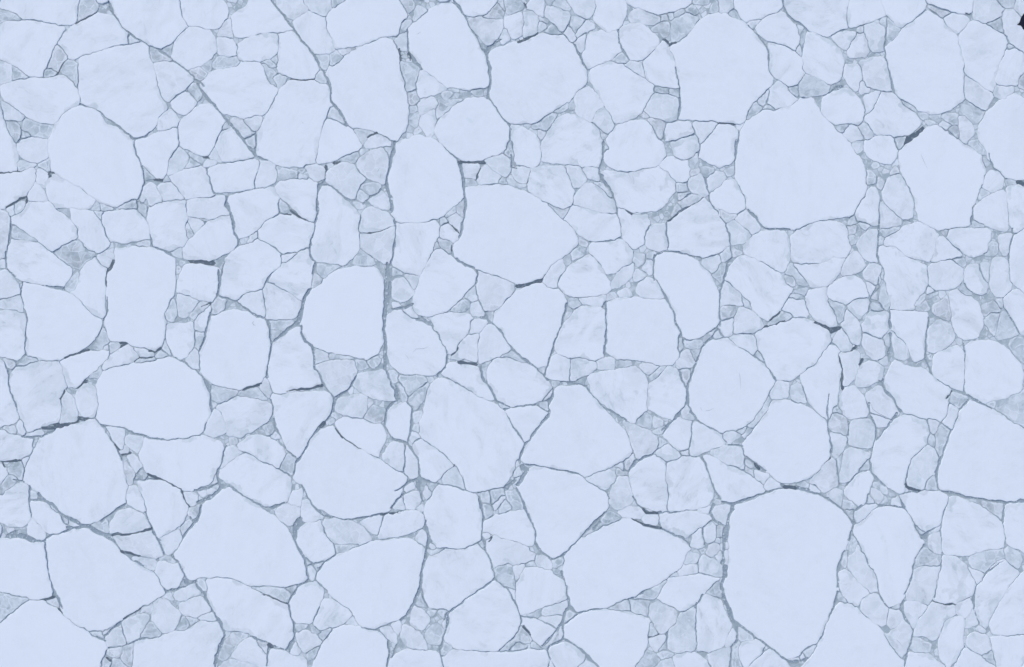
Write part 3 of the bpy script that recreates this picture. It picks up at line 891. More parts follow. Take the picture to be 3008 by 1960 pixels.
w 365,10 460,-40 600,-20 700,40 830,120 950,170 1050,210 1120,290 1160,370 1240,500 1290,600 1250,700 1230,780 1200,880 1150,960 1090,1030 960,1050 820,1085 740,1050 720,970 650,850 610,780 480,660 350,580 265,520 270,370 300,250
w 290,560 400,640 520,730 600,810 520,880 430,970 350,965 290,930 240,760 200,620
w 490,940 540,870 620,820 660,900 700,980 725,1060 600,1020 500,990
w 1150,340 1135,270 1180,240 1300,220 1400,215 1530,280 1540,320 1440,430 1350,540 1310,570
w 1565,300 1590,130 1640,50 1740,20 1880,20 1960,90 2080,220 2170,330 2300,480 2370,560 2390,640 2370,720 2280,780 2100,850 1930,915 1800,880 1600,830 1330,800 1295,760 1320,640 1440,490 1550,350
w 1260,1010 1350,920 1400,850 1480,840 1700,890 1900,940 2060,1050 2150,1130 2150,1200 2090,1290 1960,1440 1870,1540 1750,1670 1680,1740 1600,1745 1500,1690 1440,1580 1380,1400 1320,1240 1260,1080
w 320,1270 340,1160 470,1010 600,1040 740,1080 850,1120 880,1220 900,1340 895,1440 870,1560 690,1650 480,1640 390,1580 350,1500 330,1370
w 910,1400 960,1350 1100,1300 1330,1260 1370,1360 1420,1500 1420,1590 1280,1600 1130,1550 980,1490 910,1460
g 890,1100 970,1070 980,1190 900,1180
g 980,1070 1100,1050 1110,1110 1000,1220 985,1150
w 1000,1210 1080,1100 1120,1130 1050,1220 1010,1260
g 1120,1060 1240,1050 1310,1250 1200,1260 1140,1150
g 1060,1250 1110,1160 1200,1240 1070,1300
g 900,1200 990,1240 990,1310 920,1340
w 1920,935 2010,920 2150,860 2230,900 2190,990 2110,1060 2010,1010
g 2230,830 2310,780 2340,860 2300,870
g 2240,910 2250,840 2340,870 2340,920
w 2180,1080 2260,930 2340,925 2390,1080 2390,1180 2300,1240 2220,1240 2170,1180
g 2290,860 2330,740 2390,690 2430,780 2380,860
g 2000,1470 2150,1260 2290,1340 2130,1420
g 1900,1520 1990,1440 2010,1480 1900,1540
g 1060,190 1170,230 1120,260
g 1470,210 1560,120 1540,270
g 340,990 440,1000 380,1060
w 1205,790 1230,770 1260,800 1230,830
g 1220,880 1260,840 1290,900 1230,930
w 1225,950 1275,935 1240,990
w 210,280 300,260 280,340 215,400
g 200,420 265,400 260,490 200,470
L 22 1150,340 1300,580
L 34 1560,260 1550,330 1330,590
L 50 1320,590 1270,700 1270,790
L 60 1290,830 1350,870 1260,1000
L 50 1230,960 1120,1040
L 18 1250,1030 1330,1240 1430,1520
L 22 1340,810 1650,850 1900,920
L 14 1110,250 1280,215 1460,215 1550,285
L 18 850,1110 890,1300 900,1360 895,1450 900,1550
L 18 940,1070 820,1090 600,1025 460,1000 290,940
L 14 1930,90 2080,230 
L 24 2110,240 2330,360
D 12 600,820 615,800
T 1731 1128
w 345,380 370,370 500,430 600,465 670,530 680,610 650,660 570,720 500,735 460,700 420,590 370,470
g 460,385 560,250 620,330 600,440 540,430
g 640,320 730,360 720,420 650,430
w 735,520 760,440 890,340 1035,375 1020,500 1000,630 900,660 830,600
w 1050,380 1180,420 1330,520 1360,600 1220,650 1060,720 1005,700 1005,630 1030,480
w 660,700 770,600 880,670 920,715 820,760 760,770
w 400,880 480,800 640,710 750,775 765,880 775,1000 780,1150 770,1270 700,1270 580,1230 500,1200 440,1100 410,980
w 775,780 850,770 930,725 1100,740 1140,800 1200,960 1250,1080 1200,1200 1130,1240 1000,1260 785,1270 785,1050 770,900
w 1160,735 1220,720 1400,810 1560,880 1700,980 1760,1090 1640,1110 1440,1165 1320,1160 1280,1080 1210,930
w 1220,700 1230,650 1400,620 1520,630 1550,720 1545,870 1400,800
w 1540,620 1570,550 1650,450 1720,360 1830,190 1860,170 1990,175 2130,220 2260,290 2360,380 2400,500 2400,640 2370,750 2290,860 2200,930 2050,985 1910,980 1780,870 1650,770 1560,690
w 1760,1020 1800,940 1940,1030 1780,1060
w 1640,870 1780,900 1790,930 1740,1000 1680,960
g 1560,830 1630,850 1650,930 1570,880
g 1570,740 1640,800 1620,850 1560,810
w 1340,490 1430,460 1530,510 1400,600 1380,600
g 1540,520 1590,430 1640,440 1560,550
g 1600,420 1680,300 1800,130 1820,180 1740,320 1640,430
g 1480,470 1580,430 1570,480 1540,510
w 930,290 990,195 1050,350 960,340
g 630,470 760,430 750,470 680,500
g 690,540 760,590 690,630
g 920,670 1000,660 1000,710 940,710
w 290,1270 360,1230 480,1220 560,1290 520,1340 330,1335
w 540,1330 580,1295 690,1300 690,1370 650,1410 570,1390
w 700,1290 1000,1285 1110,1290 1210,1340 1200,1390 1040,1490 940,1530 850,1500 740,1440 700,1380
w 1220,1270 1250,1220 1400,1210 1380,1400 1300,1370 1220,1300
g 1250,1190 1280,1150 1330,1190 1260,1210
w 1090,1270 1200,1220 1210,1290 1110,1285
w 1150,1440 1210,1390 1270,1420 1270,1560 1200,1590 1150,1570
g 420,1200 450,1160 500,1220 440,1225
g 1290,1400 1340,1410 1320,1540 1290,1530
g 2070,1020 2150,970 2200,1010 2190,1060
w 2210,1010 2260,1000 2310,1090 2210,1060
L 26 990,0 990,130 1020,260 1070,340
L 18 1070,350 1330,500 1380,600
L 20 990,170 870,330 730,500
L 22 690,650 520,750 460,760 400,870
L 24 800,380 720,470
L 14 1040,370 1000,640 
L 26 1145,740 1200,920 1310,1150
L 26 1330,1180 1440,1190 1600,1140 1800,1080 1930,1050
D 26 1950,1030 2060,1040
L 50 1930,1020 2100,1040 
L 28 2060,1040 2200,1060 
L 20 1540,620 1390,610
L 14 1540,640 1560,700 1760,860
D 20 1650,800 1700,850
L 20 710,1270 600,1285 500,1220 430,1130
L 12 710,1280 1000,1275
L 50 1420,1210 1390,1300 1380,1500
L 34 1240,1200 1210,1290 1250,1370 1330,1400
L 16 1210,1370 1140,1440
L 16 690,1380 730,1440 940,1540
D 18 540,1250 570,1290 680,1290
D 14 430,1360 560,1410 720,1440
L 30 210,1150 170,1080 40,1010
T 2308 1128
w 805,110 930,30 980,45 1060,150 1140,290 1060,350 860,300
w 860,310 940,320 1055,370 1020,440 920,440 870,380
g 910,450 1010,450 930,530
w 650,410 740,320 860,380 900,440 880,560 860,620 700,640 640,610 620,560
w 450,480 540,500 610,540 600,600 560,660 490,740 460,680
g 450,300 540,280 600,330 620,380 610,510 480,460 440,400
g 480,210 590,270 590,300 470,290
w 570,700 620,660 760,670 840,695 740,860 660,940 560,980 545,930
w 250,980 350,850 400,780 460,740 500,800 530,1000 390,1090 330,1040
g 735,870 830,740 845,850
w 600,1060 720,910 850,870 885,930 830,1090 790,1200 740,1210 660,1150 600,1100
w 420,1100 500,1050 570,1080 560,1220 480,1180 430,1130
w 875,1060 910,1050 990,1140 920,1210 870,1120
g 890,990 960,1000 1020,1060 1010,1110 900,1020
g 580,1160 640,1170 710,1240 570,1230
g 620,1250 680,1260 680,1370 640,1300
g 830,1110 890,1200 810,1200
g 1030,1060 1100,1110 1050,1120
w 1070,1150 1130,1130 1160,1220 1060,1210
w 700,1320 710,1280 780,1220 920,1215 850,1300 800,1360 720,1400
w 850,780 910,560 1060,380 1210,310 1310,330 1400,380 1430,480 1420,560 1330,680 1250,760 1200,900 1180,1080 1110,1080 900,930 860,870
w 1200,940 1240,800 1300,720 1410,610 1480,640 1530,740 1490,910 1400,1000 1380,1055 1250,1040 1200,980
g 1410,960 1490,910 1520,1060 1400,1080
w 1420,370 1540,370 1530,470 1480,500 1430,460
g 1430,510 1500,520 1500,630 1420,590
g 1500,510 1560,390 1640,480 1620,600 1540,730 1500,640
w 1570,370 1640,190 1720,250 1700,340 1650,470
g 1640,140 1670,80 1830,150 1740,240 1640,180
w 1530,780 1580,700 1640,540 1680,400 1780,200 1860,180 2000,230 2200,360 2420,470 2420,1160 2250,1170 2040,1150 1800,1130 1630,1100 1550,1040 1520,900
w 1145,1130 1200,1115 1420,1080 1540,1080 1600,1130 1620,1190 1550,1410 1420,1480 1330,1430 1240,1300 1180,1220
g 1820,1160 2050,1190 2190,1200 2170,1370 2080,1300 1960,1210
g 2110,160 2340,100 2420,60 2420,440 2300,380 2100,250
g 1990,200 2130,170 2100,250
g 560,700 500,760 540,900
L 22 440,100 420,300 440,500 450,680
L 16 630,380 630,520
L 26 840,200 850,310 900,440 890,580 840,760 870,880 1000,1020
L 28 1120,290 1050,390 910,560
L 40 980,20 1150,270
L 24 1740,260 1650,480 1560,740 1510,880 1530,1040
L 22 600,1010 740,880 
L 24 1180,1100 1380,1070
D 22 1190,1000 1230,1040 1340,1060
L 24 1560,1070 1800,1130 2200,1180 2420,1160
L 34 2200,1180 2420,1165
L 14 2195,1200 2190,1380 2210,1540
L 16 1150,1150 1240,1320 1360,1540
L 20 1610,1200 1560,1400 1560,1520
L 26 690,1260 690,1380 640,1550
L 44 720,1260 760,1220
L 24 930,1230 1050,1210 1170,1230
D 16 390,790 440,740
L 14 1360,1500 1500,1430
L 20 10,1050 200,1070 440,1150 600,1280 690,1400
L 16 1420,370 1440,490
L 18 830,1100 800,1200
L 18 500,760 540,1000
T 0 1504
w -40,280 100,270 300,290 440,300 450,480 480,650 530,820 400,870 320,870 200,830 0,790 -40,780
g -40,790 20,800 170,840 290,870 170,965 0,1110 -40,1130
w 460,290 480,250 620,210 860,170 960,240 1100,320 1260,460 1400,550 1510,600 1570,700 1640,830 1540,890 1400,940 1220,1060 1050,1160 870,1190 760,1120 660,1040 600,940 530,800 480,600 470,440
w -40,1150 80,1040 180,960 300,890 450,900 540,950 620,1040 750,1140 900,1220 1050,1300 1060,1390 1010,1500 960,1600 -40,1600
w 1120,240 1270,230 1500,175 1560,240 1600,340 1630,440 1540,460 1400,440 1270,395 1200,380 1150,310
w 1590,250 1800,190 1805,290 1690,435 1640,400
w 1330,450 1420,450 1560,475 1530,580 1420,540 1320,480
w 1530,590 1590,490 1700,515 1790,530 1830,620 1800,700 1770,740 1660,770 1600,700
g 1600,460 1690,440 1750,500 1700,510
w 1750,800 1930,730 1990,800 1900,860 1800,890 1750,850
w 1800,930 1900,890 2000,840 2080,930 2110,980 1970,1060 1830,1040 1800,980
w 1980,1060 2120,990 2150,1080 2000,1080
w 1550,900 1600,870 1680,890 1800,1020 1760,1120 1720,1190 1620,1210 1520,1120 1510,1020
w 1220,1090 1400,1020 1480,1040 1430,1170 1370,1280 1310,1310 1250,1280 1220,1180
g 1400,1000 1530,920 1500,1020 1420,970
g 1400,1260 1510,1080 1600,1200 1580,1250
w 1050,1220 1150,1150 1210,1180 1260,1320 1150,1340 1080,1360 1050,1280
g 1080,1380 1220,1350 1170,1470 1070,1430
g 1230,1350 1340,1310 1320,1500 1290,1550 1190,1470
g 880,1190 990,1180 1030,1250 940,1230
g 1020,1200 1190,1080 1180,1110 1040,1230
w 1320,1550 1350,1310 1420,1280 1600,1260 1720,1200 1870,1190 1990,1110 2160,1085 2220,1200 2235,1260 2180,1360 2150,1600 1320,1600
g 1760,1180 1820,1060 1890,1120 1830,1180
g 1850,1060 1990,1090 1900,1120
g 1100,1580 1130,1480 1180,1470 1260,1580
g 1030,1560 1040,1470 1110,1500 1080,1580
g 470,880 550,855 590,940 500,930
w 1750,430 1850,260 1960,100 2040,-60 2090,-170 2190,-210 2300,-220 2420,-150 2600,-60 2740,50 2840,140 2900,250 2970,370 3020,460 3040,560 3060,650 2980,720 2840,750 2600,750 2400,690 2200,650 2000,660 1900,680 1850,600
w 2055,690 2200,660 2320,675 2480,740 2620,820 2800,900 2880,930 2910,1080 2930,1250 2900,1340 2840,1380 2720,1320 2500,1220 2360,1185 2240,1180 2180,1060 2120,930 2070,810
g 1950,690 2045,670 2060,790 2010,770
g 1610,860 1700,810 1740,880 
L 20 450,280 460,440 500,700 620,960
L 16 450,270 600,210 700,180
L 24 860,150 940,210 1080,270 1130,320
L 14 1130,300 1200,400 1400,540
L 30 1340,480 1430,540
L 26 1480,90 1560,240 1640,420 
L 30 1730,430 1790,530 1860,660 1880,720
L 40 1840,680 1860,720
L 18 1640,770 1650,820
L 26 1660,790 1850,740 1960,700
L 26 1960,740 2060,850 2130,970 2200,1120 2240,1240 2180,1340 2150,1500
L 30 2200,1340 2150,1560
D 20 1120,238 1250,230
D 22 1250,230 1400,190 1500,160
D 22 1210,395 1290,405 1390,435
D 18 300,890 430,880 540,850
D 18 580,970 625,1010
D 14 1230,1060 1400,960
L 30 960,1240 1040,1280 
L 22 1040,1220 1190,1090
L 14 1200,1110 1260,1320
L 24 1060,1400 1010,1520
D 16 1060,1460 1100,1490
L 16 1080,1360 1220,1340 1370,1290 1560,1260
L 60 180,240 330,280
L 30 260,270 440,300
T 577 1504
w 990,280 1000,200 1110,110 1230,95 1280,200 1350,300 1390,400 1340,460 1190,525 1080,470 1010,390
w 1275,90 1390,65 1530,85 1640,150 1740,250 1740,290 1620,325 1440,325 1370,310 1290,200
g 1395,330 1640,330 1410,420
w 1210,630 1250,550 1340,470 1560,370 1750,310 2000,285 2130,280 2220,340 2280,380 2280,460 2240,560 2220,720 2170,900 2040,1060 1800,1160 1650,1140 1560,1010 1420,890 1310,790 1210,680
w 1100,550 1150,540 1195,590 1160,680 1115,650
g 1085,480 1160,520 1100,540
g 1180,540 1280,500 1220,580
w 920,930 950,860 1040,740 1160,700 1250,740 1260,820 1230,950 1160,1080 1060,1120 1010,1110 970,1040 940,950
w 730,1400 760,1385 900,1410 1090,1470 1080,1600 720,1600 695,1480
w 990,1210 1090,1180 1190,1220 1260,1280 1210,1350 1100,1400 1050,1380 1020,1290
w 1170,1100 1190,1020 1260,880 1360,880 1450,940 1550,1030 1480,1110 1370,1150 1240,1180 1200,1150
g 1480,1110 1560,1040 1620,1130 1500,1130
w 1130,1600 1190,1480 1260,1330 1370,1170 1500,1130 1620,1140 1700,1190 1830,1200 1920,1300 1910,1450 1890,1600
g 1120,1400 1240,1330 1190,1450 1110,1480
g 990,1200 980,1130 1100,1100 1060,1160
g 1130,1120 1190,1160 1240,1200 1160,1190
g 1220,1190 1360,1160 1270,1280 1220,1220
w 930,1410 990,1300 1045,1380 990,1430
g 550,740 700,760 860,750 940,800 910,910 780,860 620,800
g 890,750 1010,730 950,800
w 355,1440 400,1370 510,1260 600,1290 660,1370 690,1480 710,1600 640,1560 500,1500
g 600,1280 720,1310 690,1420 620,1330
g 230,1450 260,1320 400,1200 500,1230 400,1330 330,1420 280,1470
w 190,1600 240,1520 340,1460 520,1520 640,1580 600,1650 200,1650
w 2190,270 2260,180 2310,220 2310,300 2280,330 2210,310
w 2180,950 2260,980 2330,1060 2250,1170 2180,1150 2130,1080
w 2060,1130 2150,1150 2240,1220 2310,1360 2280,1390 2130,1350 2050,1260
w 1820,1180 1940,1160 2000,1220 1990,1310 1920,1280
w 1950,1150 2030,1090 2050,1150 2010,1230
g 2280,1200 2380,1110 2470,1180 2440,1310 2310,1300
g 2200,850 2240,820 2300,930 2200,940
w 1930,1480 2020,1420 2110,1365 2380,1390 2430,1450 2460,1550 2430,1620 1930,1620
L 26 960,140 980,280 1070,460 1090,600 1110,680
L 30 960,140 1030,60 
L 50 1010,170 1060,110
L 28 1210,580 1190,690 1250,750
L 16 1100,690 1010,760 920,900
L 26 920,930 970,1100 980,1250 900,1380
L 30 920,1400 980,1290
L 30 2290,100 2330,250 2290,400 2240,640 2230,780 2180,930 2050,1080
L 20 1250,750 1310,800
L 30 1650,1150 1800,1180
L 30 0,730 90,850 
L 24 1920,1290 1910,1550
L 24 720,1340 700,1450 700,1540
D 16 620,820 680,840 900,915
D 30 720,1330 750,1345
L 20 540,1245 720,1310 880,1380
L 16 1230,950 1160,1080
L 26 1950,1460 1990,1330
D 12 1840,30 2050,10
L 14 1380,320 1400,430 1220,560
T 1154 1504
w 290,650 310,520 370,440 480,385 690,375 840,325 930,400 990,560 1000,660 880,760 740,860 600,970 440,960 350,930 300,780
w 1040,560 1010,550 970,430 945,330 960,280 1020,235 1170,280 1370,360 1420,430 1370,490 1150,530
g 1010,570 1170,535 1200,640 1220,770 1110,730 1030,650
w 1200,530 1320,520 1270,620 1230,680
w 1235,700 1330,560 1430,545 1560,580 1700,690 1740,800 1740,880 1600,930 1480,970 1290,1035 1240,960 1220,800
w 1490,1000 1530,960 1740,890 1750,950 1720,1020 1500,1040
w 1460,1060 1500,1050 1700,1040 1620,1160
w 1275,1070 1430,1070 1620,1165 1600,1210 1490,1330 1410,1260 1280,1120
g 1300,1035 1500,970 1440,1050 1400,1060
w 560,1010 620,970 800,840 1000,690 1130,770 1200,900 1270,1030 1265,1130 1180,1250 1040,1390 920,1405 740,1380 600,1350 520,1290 560,1130
g 1060,1390 1200,1270 1280,1150 1400,1260 1380,1300 1220,1290 1180,1380
g 1230,1300 1350,1350 1180,1390 1150,1340
g 1400,1290 1500,1370 1380,1350 
w 480,1440 560,1390 620,1390 740,1400 1040,1410 1340,1370 1530,1400 1550,1460 1520,1620 530,1620 
w 1550,1400 1570,1350 1740,1310 1860,1380 1920,1430 1910,1490 1800,1570 1650,1600 1580,1490
w 1700,1240 1710,1140 1840,1030 2100,970 2350,1010 2480,1050 2562,1080 2550,1270 2500,1420 2410,1540 2350,1640 2230,1640 2100,1580 1980,1480 1880,1380 1730,1280
g 1710,1120 1760,980 1830,1010 1820,1050
w 1710,640 1720,480 1760,390 1850,290 1960,220 2150,120 2330,60 2500,120 2730,190 2890,270 2965,375 2930,450 2890,550 2760,640 2600,740 2350,860 2100,965 1850,1000 1770,940 1760,780
w 1420,440 1500,430 1590,510 1570,570 1440,540
g 1330,520 1390,480 1420,540 1340,550
g 1600,480 1700,430 1710,500 1610,560
g 1600,560 1670,600 1620,620
g 1350,380 1400,340 1410,400
g 350,380 480,370 520,380 380,450 
g 850,320 920,280 930,400
w 910,220 970,210 940,270
g 500,1120 540,1010 550,1100 520,1220
w 370,380 380,310 430,360
g 440,980 540,985 520,1080
g 330,990 430,980 380,1040
g 1570,1350 1640,1210 1650,1320
g 1480,1340 1640,1170 1620,1290 1530,1360
w 1640,1250 1690,1120 1690,1290 
w 1160,780 1215,775 1215,870
g 480,1380 520,1300 600,1350 500,1480
w 1560,1480 1640,1590 1540,1620
w 1840,1570 1950,1490 2060,1560 1900,1620
L 18 340,1 340,180 380,290 
L 36 330,380 300,520 270,720 
L 18 290,770 350,940
L 18 900,60 900,170 890,280 700,370
L 22 910,290 950,420 1010,600 1020,670 850,790 600,970 530,1020 
L 20 1030,680 1140,770 1220,910 1280,1050 1280,1120
L 18 540,1060 530,1200 460,1370 500,1540
L 20 1360,20 1430,270 1480,390 1590,470 1680,450 1760,390 1850,290 2100,0
L 50 1690,590 1730,740 
L 40 1740,740 1760,940
L 34 1740,970 1690,1110 1620,1180
L 20 1690,1100 1690,1260 1900,1390 2050,1530
L 24 1690,1280 1560,1350 1540,1400 1560,1470
L 22 1770,940 1850,1005 2100,970
D 14 1300,1150 1380,1230
D 14 990,250 960,290
L 20 1280,1060 1430,1060 1620,1150
L 34 1640,1170 1500,1340
T 1731 1504
w 1405,-30 1410,200 1400,450 1380,620 1345,780 1400,930 1450,1070 1650,1240 1850,1380 1930,1440 1970,1455 2080,1440 2200,1350 2310,1260 2370,1120 2430,950 2490,830 2475,640 2520,500 2560,350 2620,180 2620,120 2560,20 2430,-70 2290,-160 2150,-210 1950,-215 1770,-160 1600,-90 1470,-70
w 680,860 740,750 800,660 900,640 1100,620 1230,650 1310,670 1200,760 1130,820 1080,910 1000,950 930,990 840,950 720,890
w 890,600 950,520 1030,510 1080,540 1090,610 920,640
w 1020,430 1090,430 1080,510 960,510 990,400
w 1095,560 1090,500 1140,440 1180,440 1330,540 1330,640 1230,620 1100,600
w 1010,340 1040,220 1120,160 1140,330 1110,360 1020,360
w 1180,380 1210,310 1290,310 1290,380 1220,440 1170,410
w 600,930 690,900 790,940 870,1000 870,1090 810,1170 710,1215 640,1110 600,1020
g 390,870 600,880 590,1030 420,1010 410,940
g 170,970 380,880 400,940 400,1000 330,1000
g 400,860 620,760 790,680 740,740 680,860
g 800,650 880,610 900,640
w 800,1180 880,1090 940,1010 1050,970 1060,1120 1065,1390 900,1400 790,1370 770,1300
w 1070,960 1130,850 1170,825 1300,880 1340,990 1420,1130 1400,1220 1330,1350 1250,1390 1100,1390 1075,1300
g 600,1100 690,1220 600,1245
w 590,1270 640,1250 760,1230 750,1300 680,1390 650,1390
g 780,1200 770,1360 700,1390 690,1370 770,1290
g 670,1430 750,1400 850,1420 720,1490
g 450,1600 540,1440 570,1390 640,1420 700,1500 560,1600
w 620,1600 700,1500 800,1450 880,1600
w 840,1450 900,1420 1080,1415 1180,1500 1230,1600 900,1600
w 1190,1440 1230,1400 1440,1355 1430,1500 1410,1600 1230,1600
w 1370,1320 1430,1165 1480,1250 1460,1330 1380,1340
g 1490,1150 1640,1270 1500,1290
g 1470,1340 1500,1300 1500,1500 1530,1600 1420,1600
w 1510,1360 1540,1310 1680,1280 1750,1330 1700,1440 1570,1560 1510,1470
w 1580,1570 1700,1450 1800,1370 1870,1410 1950,1500 2040,1600 1570,1600
g 1720,1390 1770,1330 1800,1350
w 2150,1540 2220,1450 2280,1340 2350,1200 2440,1020 2500,920 2540,910 2620,920 2730,1030 2880,1140 2960,1260 3100,1460 3140,1500 3130,1600 2100,1600
w 2140,1400 2260,1330 2230,1400 2180,1450
w 1990,1470 2090,1460 2070,1510 1990,1500
w 2100,1450 2140,1420 2160,1490
g 1160,800 1290,690 1310,860 1240,830
w 1340,350 1400,300 1400,370
w 1340,420 1390,390 1390,540 1340,500
w 1270,450 1310,400 1320,510
w 1250,300 1320,250 1300,310
w 1350,180 1390,140 1370,200
w 1240,90 1340,130 1290,140
g 20,190 60,150 200,40 
L 80 1370,180 1350,330 1340,500 
L 90 1360,560 1350,650
L 70 1340,650 1320,780 
L 60 1330,830 1400,1000 1440,1090
L 26 1440,1080 1480,1160 1480,1280 1440,1360 1420,1550
L 20 1450,1080 1650,1250 1830,1370 1930,1470
L 50 1930,1460 1990,1490 2080,1490
L 24 2380,1110 2310,1270
L 24 1440,-40 1390,10 
L 20 1380,20 1390,180
L 22 1070,910 1060,970
L 14 1060,980 1065,1390
D 12 590,1250 700,1220
L 24 1140,180 1145,330 
L 20 0,1440 110,1550
L 18 430,70 560,140 720,180 930,260 1010,370
L 24 660,10 690,10
L 24 1090,900 1130,820
L 18 1180,1400 1090,1400
T 2308 1504
w 690,210 710,130 800,80 890,0 1000,-40 1180,-35 1240,60 1330,220 1375,310 1290,470 1260,620 1190,840 1140,910 1040,950 960,860 930,750 880,600 810,480
w 1565,130 1570,0 1600,-80 1650,-140 1820,-110 1950,-60 2090,30 2190,120 2200,230 2165,350 1980,400 1800,430 1600,425 1565,350
w 2190,-70 2420,-90 2420,420 2230,320 2210,200 2190,80
g 640,330 670,240 700,310 700,380 650,430
w 630,470 660,430 720,330 790,470 860,560 880,620 930,800 850,800 750,710 640,560
g 560,520 600,380 620,500 600,550
w 530,610 610,580 700,690 830,800 770,870 710,950 640,910 540,760
g 520,880 530,800 620,890 600,910
w 780,880 840,830 920,840 960,910 1030,980 1010,1110 950,1150 840,1080 760,1000
w 1040,970 1130,990 1200,1050 1140,1120 1060,1160 1010,1120
w 1040,1230 1060,1170 1200,1060 1250,1180 1240,1300 1200,1400 1150,1460 1060,1370 990,1230
w 1210,910 1240,885 1330,885 1420,950 1340,1050 1280,1170 1210,1050
w 1290,1200 1340,1070 1480,900 1560,930 1700,940 1710,1010 1600,1090 1540,1200 1480,1280 1400,1240 1290,1240
w 1530,1300 1560,1200 1620,1090 1750,1050 1790,1090 1770,1240 1770,1340 1690,1480 1620,1560 1560,1480
g 1280,1250 1400,1300 1460,1330 1450,1400 1250,1380
w 1210,1420 1340,1400 1480,1440 1580,1560 1580,1620 1210,1620
w 1500,800 1520,670 1560,550 1570,440 1680,440 1800,530 1840,600 1900,730 1870,830 1760,900 1660,930 1560,920 1490,880
w 1230,760 1280,590 1400,560 1550,550 1540,640 1500,700 1490,800 1430,930 1330,880 1220,870
g 1310,540 1320,430 1380,360 1460,410 1550,440 1540,530 1420,550
w 1430,260 1480,200 1550,200 1555,420 1480,410 1420,350
g 1310,130 1420,210 1390,260
g 1430,200 1550,140 1550,200 
w 1840,570 1900,580 1980,620 1905,720
g 1840,440 2160,360 2190,440 2070,530 1990,610 1860,540
w 1880,840 1910,740 2010,620 2100,500 2180,470 2300,590 2320,630 2220,760 2100,950 2020,1110 1980,1160 1930,1110 1890,960
w 2180,380 2230,345 2340,430 2350,500 2310,570 2220,480
w 2330,640 2420,580 2420,1210 2200,1230 2060,1220 2030,1130 2130,940 2220,790
w 1710,930 1840,870 1880,960 1790,1050 1710,1020
w 1800,1080 1880,970 1920,1110 1800,1160
w 1820,1320 1830,1250 1890,1210 2000,1250 2060,1310 2060,1400 1950,1430 1850,1370
w 2070,1260 2420,1230 2420,1600 2150,1600 2110,1500 2080,1350
w 1690,1560 1770,1370 1820,1370 1960,1450 2080,1540 2120,1620 1670,1620
g 1960,1440 2080,1400 2100,1530
w 1900,1180 1930,1140 1990,1200 1960,1240
g 1050,950 1140,910 1130,970
w 600,340 630,290 620,370
L 30 670,170 620,280
L 24 590,380 520,560 520,750
L 30 520,800 480,960
L 26 470,980 410,1130 330,1290
L 26 1200,880 1150,960 1200,1040 1270,1180 
L 26 1270,1180 1260,1290 1210,1400 1190,1540
L 18 1370,330 1290,480 1280,580 1200,820
L 14 680,230 800,450 870,570 930,800 1030,960 1130,980
D 12 1480,885 1560,925 1700,925
L 12 1560,400 1560,560 1510,690 1490,850
L 16 2180,480 2020,610 1900,740 1880,860 1930,1120
L 24 2180,0 2190,100
L 36 150,1490 230,1450
L 14 1690,1520 1790,1340
T 0 0
C 3 -10,790 60,750 110,740
T 577 752
C 5 575,650 560,668 570,690 592,692
T 1731 752
C 3 1495,1160 1508,1230 1515,1330
T 2308 1128
C 4 850,190 870,250 920,290 1000,330 1050,352
T 1154 752
C 3 125,985 160,1035
C 3 195,970 230,930 310,925 360,905
T 1731 1128
C 3 1110,230 1125,270
C 3 1160,270 1200,265 1250,240
T 2308 1504
C 3 1100,1270 1140,1310 1170,1350
T 2308 376
C 3 1350,260 1385,340 1420,410
T 577 376
C 4 1805,440 1830,400
C 4 1835,490 1845,440
T 1154 0
C 3 230,345 280,320
T 550 0
C 3 1150,1215 1160,1240
"""
